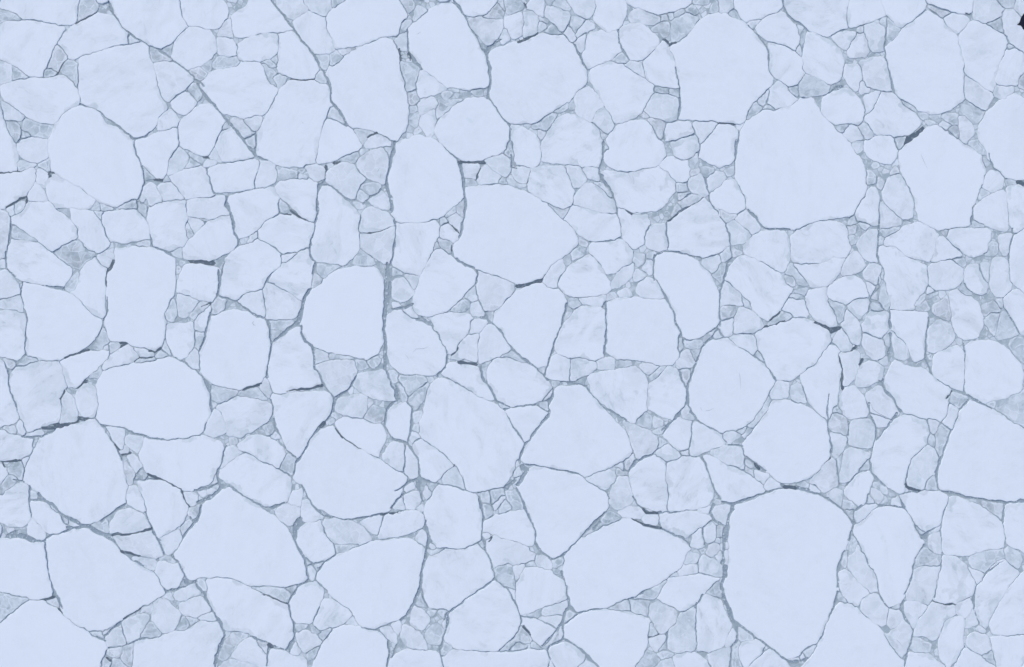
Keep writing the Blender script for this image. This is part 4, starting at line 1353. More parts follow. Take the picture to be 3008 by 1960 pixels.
# the 300 floes that show largest: index of the outline in TRACE, label
FLOES = [
(798, "huge keg-shaped blank white floe with flat left side, largest in the lower right"),
(304, "giant nearly round smooth white floe with faint cyan specks, upper right"),
(725, "big tent-shaped white floe with peaked top, lower left of the pack"),
(274, "big smooth white floe with blunt point to the right, middle of the pack"),
(121, "tall bell-shaped white floe with straight left side, near the top"),
(700, "big smooth shield-shaped floe leaning right, low on the left"),
(778, "long boat-shaped white floe slanting up to the right, lower centre"),
(533, "big many-sided faintly mottled floe on the left, below the wide oval one"),
(527, "wide oval white floe with flattened top right, left part of the pack"),
(601, "big broad white floe with faint grey smudges, a thin crack along its lower left"),
(732, "big fan-shaped white floe widening to the right beside a straight lead"),
(78, "broad rounded blank white floe near the top, one blunt corner at left"),
(692, "big blank floe cut off by the right edge, with long straight lower side"),
(205, "big teardrop-shaped floe with faint curved streaks, upper left"),
(580, "big smooth white floe with long straight upper right side, centre left"),
(335, "large white floe with faint scratches beside the small dark water pool"),
(605, "big sail-shaped white floe beside the short wide grey lead"),
(404, "big dome-topped white floe right beside the long vertical grey lead"),
(370, "tall rectangular white floe with notched upper left corner"),
(160, "tall smooth egg-shaped floe near the top right corner"),
(43, "tall white floe with slanted top and narrow foot, left of the brash strip"),
(7, "big squarish grey-mottled floe in the upper left"),
(469, "large white floe with blunt corner at right and faint scratches, right of centre"),
(701, "very large blank white floe filling the bottom left corner"),
(640, "big rounded white floe above the huge keg-shaped floe"),
(264, "upright oval white floe right of the thin vertical lead, upper middle"),
(606, "large white floe tapering down to a narrow foot, lower centre"),
(68, "tall rounded white floe at the top, left of the narrow lead"),
(41, "large grey-streaked floe with a hairline break on its right side, upper left"),
(397, "large upright rounded floe with narrow crumbled rim on its right, centre left"),
(371, "large white floe with pointed right end, at the left"),
(446, "four-sided white floe with slightly bowed sides, right of centre"),
(838, "large white floe tapering down to a blunt point, lower right"),
(433, "upright white floe with pointed foot, below the big blunt-pointed floe"),
(459, "tall leaning bean-shaped white floe, right of centre"),
(826, "large white floe rising to a peak at the bottom edge, right half"),
(776, "wide white floe with stepped upper edge, bottom centre right"),
(726, "long grey speckled floe slanting down to the right, bottom left"),
(770, "large grey-smudged floe with slanting left side at the bottom centre"),
(93, "rounded white floe just above left of the centre top, under the broad blank one"),
(553, "large six-sided white floe touching the lower right side of the wide oval floe"),
(761, "large rounded white floe touching the upper left side of the smudged bottom floe"),
(468, "large rounded white floe touching the upper right side of the blunt-cornered floe"),
(40, "large irregular white floe touching the upper left side of the grey-streaked floe"),
(719, "large elongated white floe touching the lower left side of the speckled slanting floe"),
(36, "large six-sided white floe touching the top of the slant-topped floe"),
(528, "large rounded white floe touching the bottom of the right-pointing left floe"),
(512, "large rounded white floe touching the top of the cut-off right floe"),
(607, "large rounded white floe touching the bottom of the smudged broad floe"),
(418, "large rounded white floe touching the lower right side of the dome-topped floe"),
(187, "large elongated white floe a little above right of the scratched floe"),
(251, "large five-sided white floe touching the top of the dome-topped floe"),
(839, "large rounded white floe touching the bottom of the cut-off right floe"),
(684, "large six-sided white floe a little above the tapering lower floe"),
(428, "large six-sided white floe touching the lower left side of the big blunt-pointed floe"),
(8, "large six-sided white floe touching the upper left side of the streaked teardrop floe"),
(698, "large four-sided white floe touching the top of the bottom left corner floe"),
(1, "large five-sided white floe a little above left of the squarish mottled floe"),
(503, "large five-sided white floe a little above left of the cut-off right floe"),
(571, "large six-sided white floe touching the upper left side of the straight-sided smooth floe"),
(5, "large six-sided white floe touching the upper right side of the squarish mottled floe"),
(101, "large rounded white floe a little below right of the broad blank floe"),
(307, "large six-sided white floe touching the top of the leaning bean-shaped floe"),
(108, "large rounded white floe touching the right side of the broad blank floe"),
(741, "large four-sided white floe touching the bottom of the big fan-shaped floe"),
(461, "large four-sided white floe a little right of the leaning bean-shaped floe"),
(137, "large rounded white floe a little below left of the tall bell-shaped floe"),
(302, "large five-sided white floe a little above left of the leaning bean-shaped floe"),
(400, "large irregular white floe a little above the upright rounded floe"),
(581, "large elongated white floe touching the top of the big tent-shaped floe"),
(408, "large five-sided white floe touching the right side of the upright rounded floe"),
(454, "large rounded white floe touching the upper right side of the sail-shaped floe"),
(439, "medium-sized rounded white floe touching the bottom of the pointed-foot floe"),
(159, "medium-sized five-sided white floe touching the right side of the tall egg-shaped floe"),
(445, "medium-sized rounded white floe touching the right side of the pointed-foot floe"),
(342, "medium-sized four-sided white floe a little below the scratched floe"),
(231, "medium-sized six-sided white floe touching the top of the right-pointing left floe"),
(637, "medium-sized rounded white floe a little above right of the long boat-shaped floe"),
(321, "medium-sized rounded white floe touching the bottom of the giant round floe"),
(4, "medium-sized elongated white floe touching the upper left side of the squarish mottled floe"),
(229, "medium-sized six-sided white floe a little below left of the streaked teardrop floe"),
(551, "medium-sized six-sided white floe a little right of the big many-sided floe"),
(265, "medium-sized five-sided white floe touching the bottom of the upright oval floe"),
(488, "medium-sized elongated white floe touching the upper right side of the lower round floe"),
(765, "medium-sized rounded white floe touching the upper right side of the smudged bottom floe"),
(247, "medium-sized five-sided white floe a little below left of the grey-streaked floe"),
(150, "medium-sized elongated white floe a little above right of the tall bell-shaped floe"),
(24, "medium-sized rounded white floe a little below right of the squarish mottled floe"),
(220, "medium-sized rounded white floe touching the top of the tall rectangular floe"),
(636, "medium-sized rounded white floe a little below right of the sail-shaped floe"),
(222, "medium-sized irregular white floe a little above right of the tall rectangular floe"),
(774, "medium-sized narrow white floe touching the bottom of the smudged bottom floe"),
(174, "medium-sized six-sided white floe touching the lower left side of the tall egg-shaped floe"),
(161, "medium-sized rounded white floe a little above the giant round floe"),
(33, "medium-sized five-sided white floe a little above the grey-streaked floe"),
(532, "medium-sized six-sided white floe a little right of the wide oval floe"),
(299, "medium-sized rounded white floe touching the upper right side of the pointed-foot floe"),
(249, "medium-sized rounded white floe a little above left of the dome-topped floe"),
(811, "medium-sized irregular white floe a little below left of the huge keg-shaped floe"),
(638, "medium-sized elongated white floe touching the upper left side of the huge keg-shaped floe"),
(282, "medium-sized rounded white floe touching the upper right side of the big blunt-pointed floe"),
(862, "medium-sized narrow white floe a little below the cut-off right floe"),
(0, "medium-sized narrow white floe a little above left of the squarish mottled floe"),
(470, "medium-sized rounded white floe touching the bottom of the bowed four-sided floe"),
(10, "medium-sized rounded white floe a little above right of the squarish mottled floe"),
(854, "medium-sized six-sided white floe a little below right of the tapering lower floe"),
(39, "medium-sized five-sided white floe touching the top of the grey-streaked floe"),
(864, "medium-sized elongated white floe well below right of the tapering lower floe"),
(320, "medium-sized rounded white floe a little above right of the leaning bean-shaped floe"),
(207, "medium-sized six-sided white floe touching the right side of the streaked teardrop floe"),
(286, "medium-sized elongated white floe touching the right side of the big blunt-pointed floe"),
(341, "medium-sized four-sided white floe touching the lower left side of the scratched floe"),
(799, "medium-sized elongated white floe touching the right side of the long boat-shaped floe"),
(237, "medium-sized four-sided white floe touching the left side of the tall rectangular floe"),
(42, "medium-sized four-sided white floe touching the lower right side of the grey-streaked floe"),
(219, "medium-sized five-sided white floe touching the lower left side of the grey-streaked floe"),
(693, "medium-sized five-sided white floe touching the upper right side of the tapering lower floe"),
(227, "medium-sized rounded white floe touching the lower right side of the streaked teardrop floe"),
(401, "medium-sized six-sided white floe touching the upper left side of the dome-topped floe"),
(494, "medium-sized five-sided white floe well above right of the huge keg-shaped floe"),
(377, "medium-sized five-sided white floe touching the right side of the tall rectangular floe"),
(506, "medium-sized rounded white floe well above the cut-off right floe"),
(576, "medium-sized six-sided white floe touching the top of the straight-sided smooth floe"),
(172, "fairly small rounded white floe touching the upper right side of the giant round floe"),
(608, "fairly small five-sided white floe touching the left side of the foot-shaped floe"),
(248, "fairly small six-sided white floe a little below the grey-streaked floe"),
(142, "fairly small irregular white floe touching the bottom of the tall bell-shaped floe"),
(6, "fairly small five-sided white floe a little above right of the squarish mottled floe"),
(374, "fairly small elongated white floe touching the left side of the right-pointing left floe"),
(505, "fairly small rounded white floe a little above the cut-off right floe"),
(37, "fairly small irregular white floe a little above left of the slant-topped floe"),
(114, "fairly small five-sided white floe touching the left side of the tall bell-shaped floe"),
(128, "fairly small rounded white floe touching the right side of the tall bell-shaped floe"),
(541, "fairly small rounded white floe touching the lower left side of the big many-sided floe"),
(206, "fairly small elongated white floe touching the lower left side of the streaked teardrop floe"),
(112, "fairly small rounded white floe a little left of the tall bell-shaped floe"),
(729, "fairly small rounded white floe touching the upper left side of the big fan-shaped floe"),
(385, "fairly small elongated white floe touching the lower right side of the right-pointing left floe"),
(228, "fairly small elongated white floe a little above left of the tall rectangular floe"),
(91, "fairly small six-sided white floe touching the upper right side of the broad blank floe"),
(127, "fairly small rounded white floe touching the upper right side of the tall bell-shaped floe"),
(434, "fairly small four-sided white floe a little left of the pointed-foot floe"),
(348, "fairly small rounded white floe touching the lower right side of the scratched floe"),
(295, "fairly small five-sided white floe a little right of the big blunt-pointed floe"),
(736, "fairly small rounded white floe touching the left side of the big fan-shaped floe"),
(429, "fairly small five-sided white floe touching the bottom of the big blunt-pointed floe"),
(9, "fairly small six-sided white floe touching the right side of the squarish mottled floe"),
(410, "fairly small rounded white floe touching the bottom of the dome-topped floe"),
(762, "fairly small elongated white floe a little below left of the foot-shaped floe"),
(402, "fairly small four-sided white floe touching the upper right side of the upright rounded floe"),
(851, "fairly small elongated white floe a little right of the peaked bottom floe"),
(100, "fairly small five-sided white floe touching the bottom of the broad blank floe"),
(336, "fairly small rounded white floe touching the lower left side of the scratched floe"),
(214, "fairly small four-sided white floe a little right of the streaked teardrop floe"),
(345, "fairly small rounded white floe well above right of the huge keg-shaped floe"),
(810, "fairly small six-sided white floe a little right of the stepped bottom floe"),
(602, "fairly small five-sided white floe touching the lower left side of the smudged broad floe"),
(38, "fairly small rounded white floe a little above left of the grey-streaked floe"),
(442, "fairly small elongated white floe touching the top of the smudged broad floe"),
(593, "fairly small five-sided white floe touching the upper right side of the big fan-shaped floe"),
(202, "fairly small five-sided white floe a little left of the streaked teardrop floe"),
(582, "fairly small elongated white floe a little left of the straight-sided smooth floe"),
(730, "fairly small elongated white floe touching the upper left side of the big fan-shaped floe"),
(252, "fairly small rounded white floe a little below right of the grey-streaked floe"),
(850, "fairly small elongated white floe a little below right of the tapering lower floe"),
(412, "fairly small six-sided white floe a little below the dome-topped floe"),
(655, "fairly small elongated white floe touching the upper right side of the long boat-shaped floe"),
(868, "fairly small rounded white floe well right of the huge keg-shaped floe"),
(855, "fairly small five-sided white floe touching the lower right side of the tapering lower floe"),
(685, "fairly small irregular white floe touching the left side of the cut-off right floe"),
(322, "fairly small elongated white floe a little below the giant round floe"),
(344, "fairly small rounded white floe a little below the scratched floe"),
(261, "fairly small five-sided white floe a little below left of the upright oval floe"),
(702, "fairly small elongated white floe touching the upper right side of the big leaning floe"),
(82, "fairly small rounded white floe a little above right of the broad blank floe"),
(376, "fairly small rounded white floe touching the lower right side of the tall rectangular floe"),
(285, "fairly small five-sided white floe a little above right of the big blunt-pointed floe"),
(314, "fairly small rounded white floe touching the lower left side of the giant round floe"),
(604, "fairly small four-sided white floe touching the right side of the smudged broad floe"),
(436, "fairly small four-sided white floe touching the lower left side of the pointed-foot floe"),
(305, "fairly small six-sided white floe a little above left of the leaning bean-shaped floe"),
(253, "fairly small rounded white floe touching the left side of the upright oval floe"),
(489, "fairly small rounded white floe well below the giant round floe"),
(218, "fairly small five-sided white floe touching the left side of the grey-streaked floe"),
(840, "fairly small elongated white floe touching the lower right side of the cut-off right floe"),
(152, "fairly small five-sided white floe touching the upper left side of the tall egg-shaped floe"),
(169, "fairly small five-sided white floe touching the left side of the tall egg-shaped floe"),
(151, "fairly small four-sided white floe a little above left of the tall egg-shaped floe"),
(482, "fairly small elongated white floe well below the giant round floe"),
(760, "fairly small narrow white floe a little below left of the smudged bottom floe"),
(183, "fairly small rounded white floe a little right of the tall egg-shaped floe"),
(739, "fairly small rounded white floe touching the lower left side of the big fan-shaped floe"),
(221, "fairly small elongated white floe a little above right of the tall rectangular floe"),
(124, "fairly small elongated white floe touching the upper right side of the tall bell-shaped floe"),
(634, "fairly small four-sided white floe touching the lower left side of the blunt-cornered floe"),
(549, "fairly small five-sided white floe touching the lower right side of the big many-sided floe"),
(630, "fairly small four-sided white floe touching the right side of the sail-shaped floe"),
(180, "fairly small rounded white floe touching the upper left side of the scratched floe"),
(575, "fairly small rounded white floe a little left of the smudged broad floe"),
(135, "fairly small rounded white floe touching the lower left side of the tall bell-shaped floe"),
(534, "fairly small four-sided white floe touching the left side of the big many-sided floe"),
(842, "fairly small elongated white floe touching the lower left side of the tapering lower floe"),
(710, "fairly small rounded white floe touching the lower right side of the big leaning floe"),
(502, "fairly small rounded white floe a little above right of the lower round floe"),
(542, "fairly small elongated white floe touching the upper left side of the big leaning floe"),
(358, "fairly small elongated white floe a little below right of the scratched floe"),
(504, "fairly small rounded white floe well below right of the giant round floe"),
(102, "fairly small rounded white floe touching the lower right side of the broad blank floe"),
(529, "fairly small narrow white floe a little below left of the right-pointing left floe"),
(667, "fairly small rounded white floe a little right of the lower round floe"),
(349, "fairly small narrow white floe a little right of the scratched floe"),
(199, "fairly small narrow white floe a little left of the streaked teardrop floe"),
(490, "fairly small narrow white floe a little below right of the scratched floe"),
(775, "fairly small rounded white floe touching the lower left side of the stepped bottom floe"),
(73, "small six-sided white floe touching the upper right side of the tall rounded top floe"),
(232, "small four-sided dull grey floe a little above left of the tall rectangular floe"),
(260, "small rounded white floe touching the lower left side of the upright oval floe"),
(20, "small rounded white floe touching the left side of the streaked teardrop floe"),
(671, "small elongated white floe a little right of the lower round floe"),
(664, "small elongated white floe a little above right of the lower round floe"),
(633, "small rounded white floe a little below left of the blunt-cornered floe"),
(805, "small rounded white floe touching the right side of the stepped bottom floe"),
(749, "small four-sided white floe touching the bottom of the speckled slanting floe"),
(337, "small six-sided white floe touching the lower right side of the giant round floe"),
(674, "small six-sided white floe a little above left of the tapering lower floe"),
(844, "small six-sided white floe touching the top of the peaked bottom floe"),
(110, "small narrow white floe a little above left of the tall bell-shaped floe"),
(572, "small rounded white floe a little above the straight-sided smooth floe"),
(531, "small rounded white floe touching the left side of the wide oval floe"),
(846, "small rounded white floe touching the upper right side of the peaked bottom floe"),
(695, "small four-sided greyish floe touching the upper right side of the cut-off right floe"),
(618, "small six-sided white floe touching the right side of the foot-shaped floe"),
(157, "small elongated white floe a little above right of the tall egg-shaped floe"),
(462, "small rounded white floe a little above the blunt-cornered floe"),
(672, "small five-sided white floe touching the lower right side of the lower round floe"),
(705, "small rounded white floe touching the right side of the big leaning floe"),
(513, "small narrow white floe well above right of the huge keg-shaped floe"),
(182, "small elongated white floe touching the lower right side of the tall egg-shaped floe"),
(848, "small four-sided white floe touching the right side of the peaked bottom floe"),
(500, "small rounded white floe a little above right of the lower round floe"),
(154, "small rounded white floe a little above right of the tall egg-shaped floe"),
(493, "small rounded white floe well above the huge keg-shaped floe"),
(861, "small elongated greyish floe a little right of the tapering lower floe"),
(737, "small elongated white floe touching the lower right side of the speckled slanting floe"),
(639, "small five-sided white floe touching the left side of the lower round floe"),
(308, "small six-sided white floe a little below left of the tall bell-shaped floe"),
(340, "small five-sided white floe a little below right of the giant round floe"),
(115, "small five-sided greyish floe touching the upper left side of the tall bell-shaped floe"),
(443, "small rounded white floe touching the lower right side of the pointed-foot floe"),
(145, "small five-sided white floe touching the top of the giant round floe"),
(306, "small rounded white floe touching the upper left side of the leaning bean-shaped floe"),
(711, "small six-sided white floe touching the lower right side of the big leaning floe"),
(147, "small rounded white floe touching the top of the giant round floe"),
(92, "small four-sided white floe touching the lower left side of the tall rounded top floe"),
(499, "small elongated white floe well right of the blunt-cornered floe"),
(356, "small rounded white floe a little below the scratched floe"),
(437, "small four-sided white floe a little below left of the pointed-foot floe"),
(165, "small five-sided white floe touching the upper left side of the tall egg-shaped floe"),
(768, "small five-sided white floe touching the right side of the smudged bottom floe"),
(140, "small rounded white floe a little below left of the tall bell-shaped floe"),
(577, "small rounded white floe touching the upper right side of the straight-sided smooth floe"),
(375, "small elongated white floe touching the upper left side of the wide oval floe"),
(69, "small narrow white floe touching the upper right side of the tall rounded top floe"),
(823, "small rounded white floe touching the bottom of the huge keg-shaped floe"),
(708, "small rounded white floe touching the left side of the speckled slanting floe"),
(246, "small five-sided white floe touching the lower left side of the grey-streaked floe"),
(755, "small elongated white floe a little below right of the big fan-shaped floe"),
(343, "small four-sided white floe a little below the scratched floe"),
(496, "small rounded white floe well above right of the lower round floe"),
(403, "small four-sided white floe touching the top of the upright rounded floe"),
(153, "small narrow white floe a little above right of the tall egg-shaped floe"),
(139, "small five-sided white floe touching the lower left side of the tall bell-shaped floe"),
(466, "small six-sided white floe touching the top of the bowed four-sided floe"),
(444, "small six-sided white floe a little above the sail-shaped floe"),
(492, "small elongated white floe well above right of the lower round floe"),
(34, "small five-sided white floe a little above left of the slant-topped floe"),
(867, "small rounded white floe well right of the peaked bottom floe"),
(419, "small rounded white floe a little above right of the dome-topped floe"),
(372, "small four-sided white floe touching the upper left side of the right-pointing left floe"),
(530, "small elongated white floe touching the top of the big many-sided floe"),
(558, "small rounded white floe touching the lower right side of the wide oval floe"),
(818, "small elongated white floe a little right of the stepped bottom floe"),
(514, "small four-sided greyish floe well above the cut-off right floe"),
(869, "small three-cornered white floe a little right of the peaked bottom floe"),
(79, "small four-sided white floe touching the top of the broad blank floe"),
(853, "small narrow white floe touching the right side of the peaked bottom floe"),
(751, "small narrow greyish floe touching the lower left side of the speckled slanting floe"),
(359, "small rounded white floe a little below right of the giant round floe"),
(18, "small elongated greyish floe touching the upper left side of the streaked teardrop floe"),
(824, "small three-cornered white floe touching the bottom of the huge keg-shaped floe"),
(699, "small three-cornered greyish floe touching the upper left side of the bottom left corner floe"),
(22, "small rounded white floe a little right of the squarish mottled floe"),
(589, "small rounded white floe touching the upper right side of the big tent-shaped floe"),
(738, "small rounded white floe touching the lower right side of the speckled slanting floe"),
(52, "small five-sided greyish floe touching the right side of the slant-topped floe"),
(74, "small rounded white floe touching the top of the broad blank floe"),
(278, "small rounded white floe touching the lower right side of the rounded upper floe"),
(164, "small rounded white floe a little left of the tall egg-shaped floe"),
(170, "small rounded white floe a little above right of the giant round floe"),
(849, "small four-sided white floe touching the bottom of the tapering lower floe"),
]

S=3.4
rng=np.random.default_rng(7)
polys=[];lines=[];waters=[];scratch=[]
for l in TRACE.splitlines():
    t=l.split()
    if not t: continue
    if t[0]=='T': ox,oy=float(t[1]),float(t[2]); continue
    k=1
    if t[0] in 'LDC': w=float(t[1])/S; k=2
    P=np.array([[ox+float(a.split(',')[0])/S, oy+float(a.split(',')[1])/S] for a in t[k:]])
    if t[0] in 'wgd': polys.append((t[0],P))
    elif t[0] in 'LD': lines.append((t[0],w,P))
    elif t[0]=='W': waters.append(P)
    elif t[0]=='C': scratch.append((w,P))
W,H=3008,1960
X0,Y0,X1,Y1=-420,-380,3428,2340
R=2.0
nx=int((X1-X0)/R)+1; ny=int((Y1-Y0)/R)+1
def field_noise(scale,seed,amp=1.0):
    r=np.random.default_rng(seed).standard_normal((ny,nx))
    fy=np.fft.fftfreq(ny)[:,None]; fx=np.fft.rfftfreq(nx)[None,:]
    s=scale/R
    g=np.exp(-(fx**2+fy**2)*(s*math.pi)**2*0.5)
    n=np.fft.irfft2(np.fft.rfft2(r)*g,s=(ny,nx))
    return n/n.std()*amp
YY,XX=np.mgrid[0:ny,0:nx].astype(float); XX=XX*R+X0; YY=YY*R+Y0
wx=field_noise(30,1,1.5)+field_noise(10,2,0.9)+field_noise(5,5,0.55); wy=field_noise(30,3,1.5)+field_noise(10,4,0.9)+field_noise(5,6,0.55)
WX=XX+wx; WY=YY+wy
# extend polygons that leave the frame
def inside(p): return 0<=p[0]<=W and 0<=p[1]<=H
def area(P): return 0.5*np.sum(P[:,0]*np.roll(P[:,1],-1)-np.roll(P[:,0],-1)*P[:,1])
def extend(P):
    ins=[inside(p) for p in P]
    if all(ins) or not any(ins): return P
    n=len(P)
    s=next(i for i in range(n) if ins[i] and not ins[(i+1)%n])
    P=np.roll(P,-(s+1),axis=0); ins=[inside(p) for p in P]
    m=next(i for i in range(n) if ins[i])  # outside run 0..m-1
    if any(not x for x in ins[m:]): return P
    A=P[-1]; B=P[m%n]
    # clamp ends near frame
    c=(P[0]+P[m-1])/2; d=np.linalg.norm(P[0]-P[m-1])
    cc=np.array([W/2,H/2])
    o=np.zeros(2)
    q=P[:m].mean(0)
    if q[0]<0:o[0]=-1
    if q[0]>W:o[0]=1
    if q[1]<0:o[1]=-1
    if q[1]>H:o[1]=1
    if abs(o).sum()==0: return P
    o/=np.linalg.norm(o)
    dep=min(max(12,0.42*d),150)
    th=np.linspace(0,math.pi,7)[1:-1]
    mid=[c+(P[0]-c)*math.cos(t)*(0.95)+o*dep*math.sin(t)*(0.85+0.3*rng.random()) for t in th]
    return np.vstack([P[0][None],mid,P[m-1][None],P[m:]]) if m>1 else P
polys=[(k,extend(P)) for k,P in polys]
def chaikin(P,r=0.13):
    Q=np.roll(P,-1,0); return np.stack([P*(1-r)+Q*r,P*r+Q*(1-r)],1).reshape(-1,2)
def sdf(P,x,y):
    inside=np.zeros(x.shape,bool); best=np.full(x.shape,1e9)
    n=len(P)
    for i in range(n):
        ax,ay=P[i];bx,by=P[(i+1)%n]
        ex,ey=bx-ax,by-ay; L=ex*ex+ey*ey+1e-9
        t=np.clip(((x-ax)*ex+(y-ay)*ey)/L,0,1)
        best=np.minimum(best,(x-ax-t*ex)**2+(y-ay-t*ey)**2)
        c=((ay>y)!=(by>y))&(x<(bx-ax)*(y-ay)/(by-ay+1e-12)+ax)
        inside^=c
    d=np.sqrt(best); return np.where(inside,-d,d)
def box(P,pad):
    i0=max(0,int((P[:,0].min()-pad-X0)/R)); i1=min(nx,int((P[:,0].max()+pad-X0)/R)+2)
    j0=max(0,int((P[:,1].min()-pad-Y0)/R)); j1=min(ny,int((P[:,1].max()+pad-Y0)/R)+2)
    return j0,j1,i0,i1
# outside packing
d1=np.full((ny,nx),1e3); d2=np.full((ny,nx),1e3); lab=np.full((ny,nx),-1)
def addpoly(idx,P,pad=16):
    j0,j1,i0,i1=box(P,pad)
    d=sdf(chaikin(P),WX[j0:j1,i0:i1],WY[j0:j1,i0:i1])
    a=d1[j0:j1,i0:i1]; b=d2[j0:j1,i0:i1]; l=lab[j0:j1,i0:i1]
    m=d<a
    b[:]=np.where(m,a,np.minimum(b,d)); l[:]=np.where(m,idx,l); a[:]=np.where(m,d,a)
    return (j0,j1,i0,i1)
boxes=[]
for i,(k,P) in enumerate(polys): boxes.append(addpoly(i,P))
ntr=len(polys)
# random outside floes
occ=[ ]
cents=[];rads=[]
for r in (150,120,95,75,60,45,34,26,19):
    tries={150:400,120:600,95:900,75:1500,60:2500,45:4000,34:6000,26:8000,19:9000}[r]
    for _ in range(tries):
        x=rng.uniform(X0+5,X1-5);y=rng.uniform(Y0+5,Y1-5)
        if -r*0.3<x<W+r*0.3 and -r*0.3<y<H+r*0.3: continue
        rr=r*rng.uniform(0.8,1.15)
        if cents:
            dd=np.hypot(np.array(cents)[:,0]-x,np.array(cents)[:,1]-y)-np.array(rads)
            if dd.min()<rr*0.88: continue
        j=int((y-Y0)/R);i=int((x-X0)/R)
        # distance to traced
        ok=True
        for th in np.linspace(0,2*math.pi,13)[:-1]:
            qx,qy=x+rr*0.8*math.cos(th),y+rr*0.8*math.sin(th)
            jj=min(ny-1,max(0,int((qy-Y0)/R)));ii=min(nx-1,max(0,int((qx-X0)/R)))
            if d1[jj,ii]<2 or (0<qx<W and 0<qy<H): ok=False;break
        if not ok or d1[j,i]<rr*0.2: continue
        cents.append((x,y));rads.append(rr)
outp=[]
for (x,y),r in zip(cents,rads):
    n=rng.integers(6,10); th=np.sort(rng.uniform(0,2*math.pi,n)+0); th=np.linspace(0,2*math.pi,n,endpoint=False)+rng.uniform(-.3,.3,n)
    rad=r*rng.uniform(0.95,1.22,n); a=rng.uniform(0,math.pi); 
    q=np.stack([np.cos(th)*rad*rng.uniform(1,1.15),np.sin(th)*rad],1); c,s=math.cos(a),math.sin(a)
    outp.append(np.stack([x+q[:,0]*c-q[:,1]*s,y+q[:,0]*s+q[:,1]*c],1))
for i,P in enumerate(outp): boxes.append(addpoly(ntr+i,P))
kinds=[k for k,_ in polys]+['w']*len(outp)
# carve field (positive outside carve)
carve=np.full((ny,nx),1e3)
wn=1+0.28*field_noise(22,9)
dark=np.full((ny,nx),1e3)
for t,w,P in lines:
    j0,j1,i0,i1=box(P,w+12)
    x=WX[j0:j1,i0:i1];y=WY[j0:j1,i0:i1]; best=np.full(x.shape,1e9)
    for a,b in zip(P[:-1],P[1:]):
        e=b-a;L=(e**2).sum()+1e-9;tt=np.clip(((x-a[0])*e[0]+(y-a[1])*e[1])/L,0,1)
        best=np.minimum(best,(x-a[0]-tt*e[0])**2+(y-a[1]-tt*e[1])**2)
    d=np.sqrt(best)-np.maximum(0.9,(0.36*min(w,7)+0.24*max(0,w-7))*np.clip(wn[j0:j1,i0:i1],0.45,1.5))
    carve[j0:j1,i0:i1]=np.minimum(carve[j0:j1,i0:i1],d)
    if t=='D': dark[j0:j1,i0:i1]=np.minimum(dark[j0:j1,i0:i1],d)
for P in waters:
    j0,j1,i0,i1=box(P,12); d=sdf(P,WX[j0:j1,i0:i1],WY[j0:j1,i0:i1])
    carve[j0:j1,i0:i1]=np.minimum(carve[j0:j1,i0:i1],d);dark[j0:j1,i0:i1]=np.minimum(dark[j0:j1,i0:i1],d)
gap=np.clip(1.5+1.0*field_noise(45,11)+0.6*field_noise(12,12),0.15,5.0)
T=4.0
assigned=(d1<T)&(d2-d1>gap)&(carve>0)
zone=(d1>=T-0.5)&(carve>0)
# second-generation: brash voronoi in the zone ; z-field: distance to floes edge = d1-T
zi=np.argwhere(d1>T)
rng.shuffle(zi)
seeds=[];
grid={}
dens=field_noise(60,21)
cell=10
for j,i in zi:
    x,y=XX[j,i],YY[j,i]
    infr=-40<x<W+40 and -40<y<H+40
    m=(9+8*np.clip(0.5+0.5*dens[j,i],0,1)+18*rng.random()**2) if infr else 16+10*rng.random()
    # in wide leads, small bits
    g=(int(x//cell),int(y//cell)); ok=True
    rr=int(m//cell)+1
    for gx in range(g[0]-rr,g[0]+rr+1):
        for gy in range(g[1]-rr,g[1]+rr+1):
            for (sx,sy) in grid.get((gx,gy),()):
                if (sx-x)**2+(sy-y)**2<m*m: ok=False;break
            if not ok:break
        if not ok:break
    if ok: seeds.append((x,y)); grid.setdefault(g,[]).append((x,y))
seeds=np.array(seeds)
e1=np.full((ny,nx),1e3);e2=np.full((ny,nx),1e3);el=np.full((ny,nx),-1)
jit=rng.uniform(-3.5,3.5,len(seeds)); asx=rng.uniform(0.62,1.0,len(seeds)); ash=rng.uniform(0,math.pi,len(seeds))
wx2=field_noise(9,31,0.8);wy2=field_noise(9,32,0.8)
for k,(x,y) in enumerate(seeds):
    pad=44
    i0=max(0,int((x-pad-X0)/R));i1=min(nx,int((x+pad-X0)/R)+1);j0=max(0,int((y-pad-Y0)/R));j1=min(ny,int((y+pad-Y0)/R)+1)
    ux=XX[j0:j1,i0:i1]+wx2[j0:j1,i0:i1]-x;uy=YY[j0:j1,i0:i1]+wy2[j0:j1,i0:i1]-y;ca,sa=math.cos(ash[k]),math.sin(ash[k])
    d=np.abs(ux*ca+uy*sa)*asx[k]+0; d=np.hypot(d,(uy*ca-ux*sa)*(1.25-0.25*asx[k]))+jit[k]
    a=e1[j0:j1,i0:i1];b=e2[j0:j1,i0:i1];l=el[j0:j1,i0:i1];m=d<a
    b[:]=np.where(m,a,np.minimum(b,d));l[:]=np.where(m,k,l);a[:]=np.where(m,d,a)
